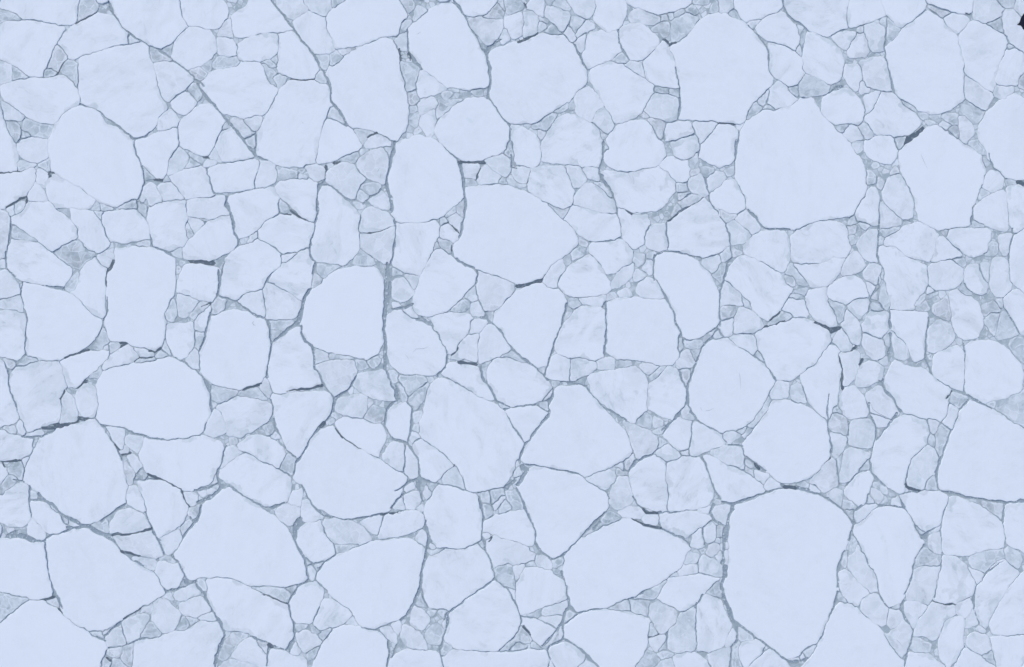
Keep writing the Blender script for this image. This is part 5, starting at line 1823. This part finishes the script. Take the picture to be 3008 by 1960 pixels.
# contouring
def contour(F,x0,y0):
    """largest closed zero contour of F>0 (F padded negative)"""
    F=np.pad(F,1,constant_values=-1.0); x0-=R;y0-=R
    h,w=F.shape; pos=F>0
    if not pos.any(): return None
    segs={}
    def ip(a,b,fa,fb): t=fa/(fa-fb); return (a[0]+(b[0]-a[0])*t,a[1]+(b[1]-a[1])*t)
    c=pos[:-1,:-1]*1+pos[:-1,1:]*2+pos[1:,1:]*4+pos[1:,:-1]*8
    J,I=np.nonzero((c>0)&(c<15))
    # edges keyed: ('h',j,i) between (j,i)-(j,i+1); ('v',j,i) between (j,i)-(j+1,i)
    tab={1:[(3,0)],2:[(0,1)],3:[(3,1)],4:[(1,2)],5:[(3,0),(1,2)],6:[(0,2)],7:[(3,2)],8:[(2,3)],9:[(2,0)],10:[(0,1),(2,3)],11:[(2,1)],12:[(1,3)],13:[(1,0)],14:[(0,3)]}
    pt={}
    def key(e,j,i): return [(0,j,i),(1,j,i+1),(0,j+1,i),(1,j,i)][e]
    for j,i in zip(J.tolist(),I.tolist()):
        for a,b in tab[int(c[j,i])]:
            segs.setdefault(key(a,j,i),[]).append(key(b,j,i))
    def pos_of(k):
        t,j,i=k
        if t==0: fa,fb=F[j,i],F[j,i+1]; s=fa/(fa-fb); return (x0+(i+s)*R,y0+j*R)
        fa,fb=F[j,i],F[j+1,i]; s=fa/(fa-fb); return (x0+i*R,y0+(j+s)*R)
    best=None;ba=0
    while segs:
        k0=next(iter(segs)); loop=[k0];k=k0
        while True:
            nxt=segs.get(k)
            if not nxt: break
            n=nxt.pop()
            if not nxt: del segs[k]
            if n==k0: break
            loop.append(n);k=n
        if len(loop)<4: continue
        P=np.array([pos_of(k) for k in loop]); a=abs(area(P))
        if a>ba: best=P;ba=a
    return best
def dp(P,tol):
    # closed: split at farthest two
    n=len(P)
    i0=0;i1=int(np.argmax(((P-P[0])**2).sum(1)))
    def rec(a,b,out):
        if b<=a+1: return
        A=P[a%n];B=P[b%n];e=B-A;L=math.hypot(*e)+1e-9
        Q=P[np.arange(a+1,b)%n]
        if L<1e-6: d=np.hypot(*(Q-A).T)
        else: d=abs((Q[:,0]-A[0])*e[1]-(Q[:,1]-A[1])*e[0])/L
        m=int(np.argmax(d))
        if d[m]>tol: rec(a,a+1+m,out);out.append(a+1+m);rec(a+1+m,b,out)
    out=[0];rec(0,i1,out);out.append(i1);rec(i1,n,out)
    return P[np.array(out)%n]
res=[]
for i,(j0,j1,i0,i1) in enumerate(boxes):
    sl=np.s_[j0:j1,i0:i1]
    mine=lab[sl]==i
    if mine.sum()<6: continue
    dm=np.where(mine,d1[sl],d2[sl]); oth=np.where(mine,d2[sl],d1[sl])
    dm=np.where(mine,dm,np.maximum(dm,oth+0.01))
    F=np.minimum(np.minimum((oth-dm-gap[sl])/2,(T-dm) ),carve[sl])
    F=np.clip(F,-4,4)
    P=contour(F,X0+i0*R,Y0+j0*R)
    if P is None: continue
    A=abs(area(P))
    if A<40: continue
    res.append([kinds[i],A,dp(P,0.5 if i<ntr else 1.5),i<ntr,i])
fr=[]
zf=d1-T
for k,(x,y) in enumerate(seeds):
    pad=40
    i0=max(0,int((x-pad-X0)/R));i1=min(nx,int((x+pad-X0)/R)+1);j0=max(0,int((y-pad-Y0)/R));j1=min(ny,int((y+pad-Y0)/R)+1)
    sl=np.s_[j0:j1,i0:i1]; mine=el[sl]==k
    if not mine.any(): continue
    dm=np.where(mine,e1[sl],np.maximum(e2[sl],e1[sl]+.01)); oth=np.where(mine,e2[sl],e1[sl])
    F=np.minimum(np.minimum((oth-dm-1.5)/2,zf[sl]-1.0),carve[sl]); F=np.clip(F,-4,4)
    P=contour(F,X0+i0*R,Y0+j0*R)
    if P is None: continue
    A=abs(area(P))
    if A<10: continue
    inf=-20<x<W+20 and -20<y<H+20
    fr.append([A,dp(P,0.9 if inf else 2.0),inf])
# small bits floating in leads (carved, wide)
bits=[]
Lz=(carve<-1.0)&(dark>1)&((carve>-40))
cand=np.argwhere(Lz); rng.shuffle(cand); g={}
for j,i in cand:
    x,y=XX[j,i],YY[j,i]
    r=min(-carve[j,i]*0.9,1.1+4.2*rng.random()**2)
    if rng.random()<0.35 or r<1.1: continue
    kx=(int(x//5),int(y//5))
    if any((kx[0]+a,kx[1]+b) in g for a in(-1,0,1) for b in(-1,0,1)): continue
    g[kx]=1
    n=rng.integers(4,7);th=np.linspace(0,6.283,n,endpoint=False)+rng.uniform(0,1)
    bits.append(np.stack([x+np.cos(th)*r*rng.uniform(.7,1.2,n),y+np.sin(th)*r*rng.uniform(.7,1.2,n)],1))

# slush sheet under the brash: runs of raster cells
slush=[]
zz=(d1>T-0.2)&(carve>0.6)
for j in range(ny):
    row=zz[j]
    if not row.any(): continue
    e=np.flatnonzero(np.diff(np.concatenate([[0],row.view(np.int8),[0]])))
    for a_,b_ in zip(e[::2],e[1::2]): slush.append((X0+(a_-.5)*R,X0+(b_-.5)*R,Y0+(j-.5)*R,Y0+(j+.5)*R))

def world_xy(P):
    return np.stack([(P[:, 0] - W / 2) * PX, (H / 2 - P[:, 1]) * PX], 1)

rng = np.random.default_rng(11)
random.seed(5)

# ------------------------------------------------------------ materials
def nodes_of(name):
    m = bpy.data.materials.new(name); m.use_nodes = True; nt = m.node_tree; nt.nodes.clear()
    out = nt.nodes.new('ShaderNodeOutputMaterial'); b = nt.nodes.new('ShaderNodeBsdfPrincipled')
    nt.links.new(b.outputs[0], out.inputs[0]); return m, nt, b
def math_node(nt, op, a, b=None, clamp=False):
    n = nt.nodes.new('ShaderNodeMath'); n.operation = op; n.use_clamp = clamp
    for k, v in enumerate((a, b)):
        if v is None: continue
        if isinstance(v, (int, float)): n.inputs[k].default_value = v
        else: nt.links.new(v, n.inputs[k])
    return n.outputs[0]
def map_range(nt, v, a, b, c=0.0, d=1.0, smooth=True):
    n = nt.nodes.new('ShaderNodeMapRange'); n.interpolation_type = 'SMOOTHSTEP' if smooth else 'LINEAR'; n.clamp = True
    nt.links.new(v, n.inputs[0]) 
    for k, x in enumerate((a, b, c, d)):
        if isinstance(x, (int, float)): n.inputs[k + 1].default_value = x
        else: nt.links.new(x, n.inputs[k + 1])
    return n.outputs[0]
def noise(nt, vec, scale, detail=3, rough=0.55, dist=0.0):
    n = nt.nodes.new('ShaderNodeTexNoise'); n.inputs['Scale'].default_value = scale
    n.inputs['Detail'].default_value = detail; n.inputs['Roughness'].default_value = rough
    n.inputs['Distortion'].default_value = dist; nt.links.new(vec, n.inputs['Vector']); return n.outputs['Fac']
def mix(nt, f, a, b):
    n = nt.nodes.new('ShaderNodeMix'); n.data_type = 'RGBA'
    if isinstance(f, (int, float)): n.inputs[0].default_value = f
    else: nt.links.new(f, n.inputs[0])
    for k, v in ((6, a), (7, b)):
        if isinstance(v, tuple): n.inputs[k].default_value = (*v, 1)
        else: nt.links.new(v, n.inputs[k])
    return n.outputs[2]

def make_ice(name):
    """snow over grey ice. Attribute 'ice': R greyness, G mottling, B distance to the rim / 20 px, A random."""
    m, nt, b = nodes_of(name)
    at = nt.nodes.new('ShaderNodeAttribute'); at.attribute_name = 'ice'; at.attribute_type = 'GEOMETRY'
    sep = nt.nodes.new('ShaderNodeSeparateColor'); nt.links.new(at.outputs['Color'], sep.inputs[0])
    tone, mott, edge, rnd = sep.outputs[0], sep.outputs[1], sep.outputs[2], at.outputs['Alpha']
    edge = math_node(nt, 'MULTIPLY', edge, 20.0)
    geo = nt.nodes.new('ShaderNodeNewGeometry')
    off = nt.nodes.new('ShaderNodeVectorMath'); off.operation = 'SCALE'; off.inputs[0].default_value = (300, 170, 90)
    nt.links.new(rnd, off.inputs['Scale'])
    add = nt.nodes.new('ShaderNodeVectorMath'); nt.links.new(geo.outputs['Position'], add.inputs[0]); nt.links.new(off.outputs[0], add.inputs[1])
    rot = nt.nodes.new('ShaderNodeVectorRotate'); rot.rotation_type = 'Z_AXIS'
    nt.links.new(add.outputs[0], rot.inputs['Vector']); nt.links.new(math_node(nt, 'MULTIPLY', rnd, 37.0), rot.inputs['Angle'])
    st = nt.nodes.new('ShaderNodeVectorMath'); st.operation = 'MULTIPLY'; st.inputs[1].default_value = (1.0, 0.5, 1.0)
    nt.links.new(rot.outputs[0], st.inputs[0])
    v, vs = add.outputs[0], st.outputs[0]
    big = noise(nt, vs, 0.16, 5, 0.55, 0.8)          # drifted patches, 3-8 m
    mid = noise(nt, vs, 0.55, 5, 0.65, 1.2)
    fine = noise(nt, v, 2.6, 4, 0.7)
    patch = map_range(nt, big, 0.44, 0.70)
    streak = map_range(nt, mid, 0.50, 0.70)
    p = math_node(nt, 'MULTIPLY', patch, math_node(nt, 'ADD', math_node(nt, 'MULTIPLY', streak, 0.55), 0.45))
    p = math_node(nt, 'ADD', math_node(nt, 'MULTIPLY', p, 0.55), math_node(nt, 'MULTIPLY', streak, 0.12))
    p = math_node(nt, 'MULTIPLY', p, mott)
    # bare ice along parts of the rim
    wv = noise(nt, v, 0.13, 3, 0.6)
    wid = math_node(nt, 'ADD', math_node(nt, 'MULTIPLY', map_range(nt, wv, 0.50, 0.70), math_node(nt, 'ADD', math_node(nt, 'MULTIPLY', mott, 20.0), 5.0)), 1.0)
    wob = math_node(nt, 'MULTIPLY', math_node(nt, 'SUBTRACT', noise(nt, v, 0.8, 4, 0.6), 0.5), 9.0)
    e2 = math_node(nt, 'ADD', edge, math_node(nt, 'MULTIPLY', wob, math_node(nt, 'LESS_THAN', 2.0, wid)))
    rim = math_node(nt, 'SUBTRACT', 1.0, map_range(nt, math_node(nt, 'SUBTRACT', e2, wid), -4.0, 3.0))
    rimw = math_node(nt, 'MULTIPLY', rim, map_range(nt, noise(nt, v, 0.3, 4, 0.6), 0.3, 0.7, 0.08, 0.42))
    # pushed-up crumbled snow ridge on grey pieces
    rdg = noise(nt, v, 0.35, 3, 0.6)
    ridge = math_node(nt, 'MULTIPLY', map_range(nt, edge, 0.8, 2.2), math_node(nt, 'SUBTRACT', 1.0, map_range(nt, edge, 3.0, 6.5)))
    ridge = math_node(nt, 'MULTIPLY', ridge, map_range(nt, rdg, 0.38, 0.60))
    gpatch = map_range(nt, noise(nt, v, 0.42, 5, 0.6, 1.0), 0.36, 0.66)
    # overlapping thin shards: each cell its own grey, pale rafted seams between them
    wob2 = nt.nodes.new('ShaderNodeTexNoise'); wob2.inputs['Scale'].default_value = 0.5; nt.links.new(v, wob2.inputs['Vector'])
    vv = nt.nodes.new('ShaderNodeVectorMath'); vv.operation = 'MULTIPLY_ADD'; vv.inputs[1].default_value = (1.6, 1.6, 0)
    nt.links.new(wob2.outputs['Color'], vv.inputs[0]); nt.links.new(v, vv.inputs[2])
    vo = nt.nodes.new('ShaderNodeTexVoronoi'); vo.voronoi_dimensions = '2D'; vo.feature = 'DISTANCE_TO_EDGE'; vo.inputs['Scale'].default_value = 0.36
    vc = nt.nodes.new('ShaderNodeTexVoronoi'); vc.voronoi_dimensions = '2D'; vc.inputs['Scale'].default_value = 0.36
    nt.links.new(vv.outputs[0], vo.inputs['Vector']); nt.links.new(vv.outputs[0], vc.inputs['Vector'])
    cs = nt.nodes.new('ShaderNodeSeparateColor'); nt.links.new(vc.outputs['Color'], cs.inputs[0])
    seam = math_node(nt, 'SUBTRACT', 1.0, map_range(nt, vo.outputs['Distance'], 0.015, 0.07))
    seam = math_node(nt, 'MULTIPLY', seam, map_range(nt, rdg, 0.40, 0.60))
    gt = math_node(nt, 'ADD', math_node(nt, 'MULTIPLY', gpatch, 0.55), math_node(nt, 'MULTIPLY', cs.outputs[0], 0.55))
    gt = math_node(nt, 'MULTIPLY', tone, math_node(nt, 'ADD', gt, 0.30))
    gt = math_node(nt, 'MULTIPLY', gt, math_node(nt, 'SUBTRACT', 1.0, math_node(nt, 'MULTIPLY', seam, 0.7)))
    gt = math_node(nt, 'MULTIPLY', gt, math_node(nt, 'SUBTRACT', 1.0, math_node(nt, 'MULTIPLY', ridge, 0.75)))
    f = math_node(nt, 'ADD', math_node(nt, 'MAXIMUM', p, rimw), gt)
    f = math_node(nt, 'ADD', f, math_node(nt, 'MULTIPLY', math_node(nt, 'SUBTRACT', fine, 0.5), 0.10), clamp=True)
    cool = mix(nt, map_range(nt, noise(nt, v, 0.05, 3), 0.45, 0.68), GREY_A, GREY_B)
    # rare clear turquoise melt spots
    col = mix(nt, f, SNOW, cool)
    spot = math_node(nt, 'MULTIPLY', map_range(nt, noise(nt, v, 0.22, 4, 0.6), 0.70, 0.78), math_node(nt, 'ADD', tone, 0.25))
    col = mix(nt, math_node(nt, 'MULTIPLY', spot, 0.6), col, CYAN)
    nt.links.new(col, b.inputs['Base Color'])
    b.inputs['Roughness'].default_value = 0.85
    b.inputs['Specular IOR Level'].default_value = 0.2
    bump = nt.nodes.new('ShaderNodeBump'); bump.inputs['Strength'].default_value = 0.05; bump.inputs['Distance'].default_value = 0.12
    hgt = math_node(nt, 'ADD', math_node(nt, 'MULTIPLY', mid, 1.0), math_node(nt, 'MULTIPLY', fine, 0.5))
    nt.links.new(hgt, bump.inputs['Height']); nt.links.new(bump.outputs[0], b.inputs['Normal'])
    return m

SNOW = (0.74, 0.835, 0.955)
GREY_A = (0.36, 0.46, 0.54)
GREY_B = (0.375, 0.45, 0.525)
CYAN = (0.38, 0.58, 0.66)
M_ICE = make_ice('snow_and_ice')

def make_sea():
    m, nt, b = nodes_of('new_grey_ice')
    geo = nt.nodes.new('ShaderNodeNewGeometry'); v = geo.outputs['Position']
    a = map_range(nt, noise(nt, v, 0.09, 4, 0.6), 0.35, 0.68)
    c = map_range(nt, noise(nt, v, 1.3, 5, 0.7), 0.42, 0.72)
    col = mix(nt, a, (0.26, 0.345, 0.43), (0.335, 0.425, 0.505))
    col = mix(nt, math_node(nt, 'MULTIPLY', c, 0.45), col, (0.49, 0.58, 0.65))
    nt.links.new(col, b.inputs['Base Color']); b.inputs['Roughness'].default_value = 0.5
    b.inputs['Specular IOR Level'].default_value = 0.25
    return m
def make_water(name, c1, c2, rough=0.35):
    m, nt, b = nodes_of(name)
    geo = nt.nodes.new('ShaderNodeNewGeometry'); v = geo.outputs['Position']
    c = map_range(nt, noise(nt, v, 0.9, 4, 0.7), 0.50, 0.72)
    nt.links.new(mix(nt, c, c1, c2), b.inputs['Base Color'])
    b.inputs['Roughness'].default_value = rough; b.inputs['Specular IOR Level'].default_value = 0.3
    return m
M_SEA = make_sea()
M_SLUSH = make_water('slush', (0.40, 0.49, 0.56), (0.50, 0.59, 0.66), 0.8)
M_WATER = make_water('open_water', (0.12, 0.165, 0.22), (0.28, 0.35, 0.42))
M_NEAR_BLACK = make_water('near_black', (0.012, 0.014, 0.03), (0.016, 0.018, 0.034))
M_CRACK = make_water('crack_shade', (0.30, 0.36, 0.43), (0.40, 0.46, 0.53), 0.8)

# ------------------------------------------------------------ mesh helpers
def link(name, me, parent=None):
    o = bpy.data.objects.new(name, me); sc.collection.objects.link(o)
    if parent is not None: o.parent = parent
    return o
def resample(P, step):
    out = []
    for a, b in zip(P, np.roll(P, -1, 0)):
        n = max(1, int(math.ceil(np.hypot(*(b - a)) / step)))
        for t in range(n): out.append(a + (b - a) * t / n)
    return np.array(out)
def dist_to(P, Q):
    """distance of points P to the closed outline Q"""
    A = Q; B = np.roll(Q, -1, 0); E = B - A; L = (E ** 2).sum(1) + 1e-9
    best = np.full(len(P), 1e9)
    for k in range(0, len(P), 4000):
        D = P[k:k + 4000, None, :] - A[None]
        t = np.clip((D * E[None]).sum(2) / L, 0, 1)
        R = D - t[..., None] * E[None]
        best[k:k + 4000] = np.sqrt((R ** 2).sum(2).min(1))
    return best
def inside(P, Q):
    x, y = P[:, 0], P[:, 1]; r = np.zeros(len(P), bool)
    for a, b in zip(Q, np.roll(Q, -1, 0)):
        if a[1] == b[1]: continue
        r ^= ((a[1] > y) != (b[1] > y)) & (x < (b[0] - a[0]) * (y - a[1]) / (b[1] - a[1]) + a[0])
    return r
def area(P):
    return 0.5 * np.sum(P[:, 0] * np.roll(P[:, 1], -1) - np.roll(P[:, 0], -1) * P[:, 1])
def swell(x, y, s):
    c, n = math.cos(s * 40), math.sin(s * 40); u, v = x * c + y * n, y * c - x * n
    return 0.014 * math.sin(u * 0.035 + s * 9) * math.cos(v * 0.028 + s * 5) + 0.002 * math.sin(u * 0.13 + 2 * math.sin(v * 0.05) + s * 17)

def ice_slab(P, h, tone, mott, rnd, grid=7.0, low_z=-0.14, step=5.0, rimh=0.006):
    """one floe from its outline in photo pixels: verts, faces, attribute colours, rim distances"""
    if area(P) < 0: P = P[::-1]
    if step: P = resample(P, step)
    n = len(P)
    pts = [P]
    if grid:
        T = np.roll(P, -1, 0) - np.roll(P, 1, 0); T /= (np.hypot(T[:, 0], T[:, 1])[:, None] + 1e-9)
        N = np.stack([-T[:, 1], T[:, 0]], 1)
        for o in ((1.3, 4.0) if grid > 4 else (1.3,)):
            R = P + N * o
            ok = inside(R, P)
            ok[ok] = dist_to(R[ok], P) > o * 0.8
            pts.append(R[ok])
        x0, y0 = P.min(0); x1, y1 = P.max(0)
        gx, gy = np.meshgrid(np.arange(x0, x1, grid), np.arange(y0, y1, grid))
        G = np.stack([gx.ravel(), gy.ravel()], 1)
        if len(G):
            G = G + rng.uniform(-0.3, 0.3, G.shape) * grid
            ok = inside(G, P)
            ok[ok] = dist_to(G[ok], P) > (6.5 if grid > 4 else 2.6)
            pts.append(G[ok])
    V = np.vstack(pts)
    res = delaunay_2d_cdt([Vector((float(a), float(b))) for a, b in V], [(i, (i + 1) % n) for i in range(n)], [], 1, 1e-4)
    X = np.array([(v.x, v.y) for v in res[0]]); tris = res[2]
    d = dist_to(X, P)
    z = h * (1 - 0.25 * np.exp(-d / 1.0)) + rimh * np.exp(-((d - 2.6) / 1.8) ** 2)
    z += np.array([swell(a, b, rnd) for a, b in X]) * np.clip(d / 6, 0, 1)
    Wd = world_xy(X)
    verts = [(a, b, c) for (a, b), c in zip(Wd.tolist(), z.tolist())]
    # photo y runs down: flip winding so that tops face up
    faces = []
    for t in tris:
        a, b, c = X[t[0]], X[t[1]], X[t[2]]
        s = (b[0] - a[0]) * (c[1] - a[1]) - (b[1] - a[1]) * (c[0] - a[0])
        faces.append(tuple(t[::-1]) if s > 0 else tuple(t))
    if True:
        # boundary edges = edges used once
        cnt = {}
        for f in faces:
            for k in range(3):
                e = (f[k], f[(k + 1) % 3]); cnt[e] = cnt.get(e, 0) + 1
        top, low = {}, {}
        for (a, b) in list(cnt):
            if (b, a) in cnt: continue
            for q in (a, b):
                if q not in low:
                    top[q] = len(verts); verts.append(verts[q])
                    low[q] = len(verts); verts.append((verts[q][0], verts[q][1], low_z))
            faces.append((top[b], top[a], low[a], low[b]))
    dd = list(d) + [0.0] * (len(verts) - len(d))
    cols = [(tone, mott, min(1.0, q / 20), rnd) for q in dd]
    return verts, faces, cols, dd

def to_mesh(name, verts, faces, cols, mat, smooth=True):
    me = bpy.data.meshes.new(name); me.from_pydata(verts, [], faces); me.materials.append(mat)
    at = me.color_attributes.new('ice', 'FLOAT_COLOR', 'POINT')
    at.data.foreach_set('color', np.array(cols, np.float32).ravel())
    if smooth: me.polygons.foreach_set('use_smooth', [True] * len(me.polygons))
    me.update(); return me

# ------------------------------------------------------------ the sea
def flat_mesh(name, pts, mat, z):
    me = bpy.data.meshes.new(name); me.from_pydata([(x, y, z) for x, y in pts], [], [tuple(range(len(pts)))]); me.materials.append(mat)
    return me
S_ = 6000
sea = link('sea', flat_mesh('sea', [(-S_, -S_), (S_, -S_), (S_, S_), (-S_, S_)], M_SEA, -0.10)); sea['kind'] = 'structure'

verts, faces = [], []
for k, (w, L) in enumerate([(w, L) for t_, w, L in lines if t_ == 'D']):                                   # strips of open dark water in the leads
    P = world_xy(np.array(L, float)); hw = w * PX * 0.75
    z = 0.004 + 0.0011 * k
    D = np.gradient(P, axis=0); D /= (np.hypot(D[:, 0], D[:, 1])[:, None] + 1e-9); N = np.stack([-D[:, 1], D[:, 0]], 1)
    e0 = P[0] - D[0] * hw; e1 = P[-1] + D[-1] * hw
    ring = [tuple(e0)] + [tuple(p + n * hw) for p, n in zip(P, N)] + [tuple(e1)] + [tuple(p - n * hw) for p, n in zip(P[::-1], N[::-1])]
    b = len(verts); verts += [(x, y, z) for x, y in ring]; faces.append(tuple(range(b, b + len(ring)))[::-1])
for j, L in enumerate(waters[:-1]):
    P = world_xy(np.array(L, float)); c = P.mean(0); P = c + (P - c) * 1.12
    b = len(verts); verts += [(x, y, 0.09 + 0.002 * j) for x, y in P]; faces.append(tuple(range(b, b + len(P))))
me = bpy.data.meshes.new('open_water'); me.from_pydata(verts, [], faces); me.materials.append(M_WATER)
ow = link('open_water', me); ow['kind'] = 'structure'
vs_, fs_ = [], []
for x0_, x1_, y0_, y1_ in slush:
    b = len(vs_)
    vs_ += [(c_[0], c_[1], 0.0) for c_ in world_xy(np.array([[x0_, y0_], [x1_, y0_], [x1_, y1_], [x0_, y1_]], float)).tolist()]
    fs_.append((b + 3, b + 2, b + 1, b))
me = bpy.data.meshes.new('slush_ice'); me.from_pydata(vs_, [], fs_); me.materials.append(M_SLUSH)
sl_ = link('slush_ice', me); sl_['kind'] = 'stuff'; sl_['label'] = 'pale grey slush between the fragments of brash ice'
P = world_xy(np.array(waters[-1], float)); c = P.mean(0); P = c + (P - c) * 1.1
hole = link('dark_shape', flat_mesh('dark_shape', [tuple(p) for p in P], M_NEAR_BLACK, 0.12))  # near-black shape of unknown kind, built as a flat opening in the ice
hole['label'] = 'near-black rounded shape with a small pointed tip, cut by the right edge near the top'
hole['category'] = 'water hole'

# ------------------------------------------------------------ the 300 floes that show largest
crack_list = scratch
BYID = {r[4]: r for r in res}
for pid, label in FLOES:
    kind, _, P = BYID[pid][:3]; A = abs(area(P)); rnd = float(rng.uniform(0.02, 0.98))
    big = A > 30000
    tone = {'w': 0.02, 'g': 0.50, 'd': 0.70}[kind] + float(rng.uniform(0, 0.05))
    mott = float(rng.uniform(0.08, 0.25)) if big else float(rng.uniform(0.35, 1.0))
    if 'mottled' in label or 'streaked' in label or 'speckled' in label or 'smudge' in label: mott = 0.5
    if kind != 'w': mott = 0.9
    elif A < 9000: tone += float(rng.choice([0.0, 0.06, 0.13, 0.22]))
    h = (0.17 if big else 0.14 if kind == 'w' else 0.07) + float(rng.uniform(-0.03, 0.03))
    V, F, C, D = ice_slab(P, h, tone, mott, rnd, grid=9.0 if A > 15000 else 7.0 if A > 4000 else 5.0)
    cx, cy = world_xy(P).mean(0)
    root = bpy.data.objects.new('ice_floe', None); sc.collection.objects.link(root)
    root.empty_display_size = 2; root.location = (cx, cy, 0)
    root['label'] = label; root['category'] = 'ice floe'; root['group'] = 'floes of the drifting pack ice'
    lim = 1.35 if kind == 'w' else 4.3
    snow = [f for f in F if len(f) == 3 and min(D[i] for i in f) > lim * 0.9]
    if not snow: snow = [f for f in F if len(f) == 3 and sum(D[i] for i in f) > 3 * 1.0]
    sset = set(snow); rim = [f for f in F if f not in sset]
    for nm, FF in (('snow_cover', snow), ('ice_rim', rim)):
        if not FF: continue
        used = sorted({i for f in FF for i in f}); mp = {o: n for n, o in enumerate(used)}
        me = to_mesh(nm, [(V[i][0] - cx, V[i][1] - cy, V[i][2]) for i in used], [tuple(mp[i] for i in f) for f in FF], [C[i] for i in used], M_ICE)
        link(nm, me, root)
    for w, L in crack_list:
        if inside(L.mean(0)[None], P)[0]:
            R = resample(L, 4.0)[:max(2, int(sum(np.hypot(*(b - a)) for a, b in zip(L[:-1], L[1:])) / 4))]
            R = L if len(L) > 3 else np.vstack([L[0], (L[0] + L[1]) / 2 + rng.uniform(-.6, .6, 2), L[1], *(L[2:])])
            Q = world_xy(R); hw = w * PX * 0.42 * np.array([0.25] + [1.0] * (len(Q) - 2) + [0.25])
            T = np.gradient(Q, axis=0); T /= (np.hypot(T[:, 0], T[:, 1])[:, None] + 1e-9); N = np.stack([-T[:, 1], T[:, 0]], 1)
            vv = []; ff = []
            for i in range(len(Q)):
                z = h + 0.045
                for s in (1, -1): vv.append((Q[i][0] + N[i][0] * hw[i] * s - cx, Q[i][1] + N[i][1] * hw[i] * s - cy, z))
            for i in range(len(Q) - 1): ff.append((2 * i, 2 * i + 1, 2 * i + 3, 2 * i + 2))
            me = bpy.data.meshes.new('crack'); me.from_pydata(vv, [], ff); me.materials.append(M_CRACK)
            link('crack', me, root)

# ------------------------------------------------------------ the rest: too many and too small to count
def merged(name, items, mat=M_ICE):
    V, F, C = [], [], []
    for P, h, tone, mott, rnd, grid, step in items:
        if len(P) < 3: continue
        v, f, c, _ = ice_slab(P, h, tone, mott, rnd, grid=grid, step=step, rimh=0.0)
        b = len(V); V += v; F += [tuple(i + b for i in q) for q in f]; C += c
    o = link(name, to_mesh(name, V, F, C, mat)); o['kind'] = 'stuff'; return o

items = []
NAMED = {pid for pid, _ in FLOES}
def in_view(P):
    c = P.mean(0); return -30 < c[0] < W + 30 and -30 < c[1] < H + 30
for r in res:
    if r[4] in NAMED or not (r[3] or in_view(r[2])): continue
    P = r[2]; s = r[0]; A = abs(area(P))
    t = {'w': 0.05, 'g': 0.50, 'd': 0.70}[s[0]] + float(rng.uniform(0, 0.25 if s[0] == 'w' else 0.15))
    items.append((P, 0.05 + float(rng.uniform(0, 0.09)), t, 0.8, float(rng.uniform(0.02, 0.98)), 5.0, 5.0))
o = merged('small_floes', items); o['label'] = 'small white and grey floes wedged between the larger floes'

items = []
for A, P, inf in fr:
    if not inf or len(P) < 3: continue
    t = float(rng.choice([0.15, 0.4, 0.65, 0.9, 1.15], p=[.10, .24, .30, .24, .12])) + float(rng.uniform(-.06, .06))
    items.append((P, 0.008 + float(rng.uniform(0, 0.02)), t, 0.6, float(rng.uniform(0.02, 0.98)), 4.0 if A > 260 else 0, 0))
for P in bits:
    if not in_view(P): continue
    items.append((P, 0.006 + float(rng.uniform(0, 0.015)), float(rng.uniform(.5, 1.0)), 0.3, float(rng.uniform(0.02, 0.98)), 0, 0))
o = merged('brash_ice', items); o['label'] = 'grey crushed brash ice filling the gaps and leads between floes'

items = []
for r in res:
    if r[4] in NAMED or r[3] or in_view(r[2]): continue
    P = r[2]; A = abs(area(P))
    items.append((P, 0.3, 0.03 if A > 4000 else float(rng.uniform(.02, .5)), float(rng.uniform(.2, .9)), float(rng.uniform(0.02, 0.98)), 14.0 if A > 3000 else 6.0, 8.0))
for A, P, inf in fr:
    if inf or A < 60: continue
    items.append((P, 0.08, float(rng.uniform(.2, .9)), 0.5, float(rng.uniform(0.02, 0.98)), 0, 0))
o = merged('outlying_pack_ice', items); o['label'] = 'pack ice beyond the edges of the view'
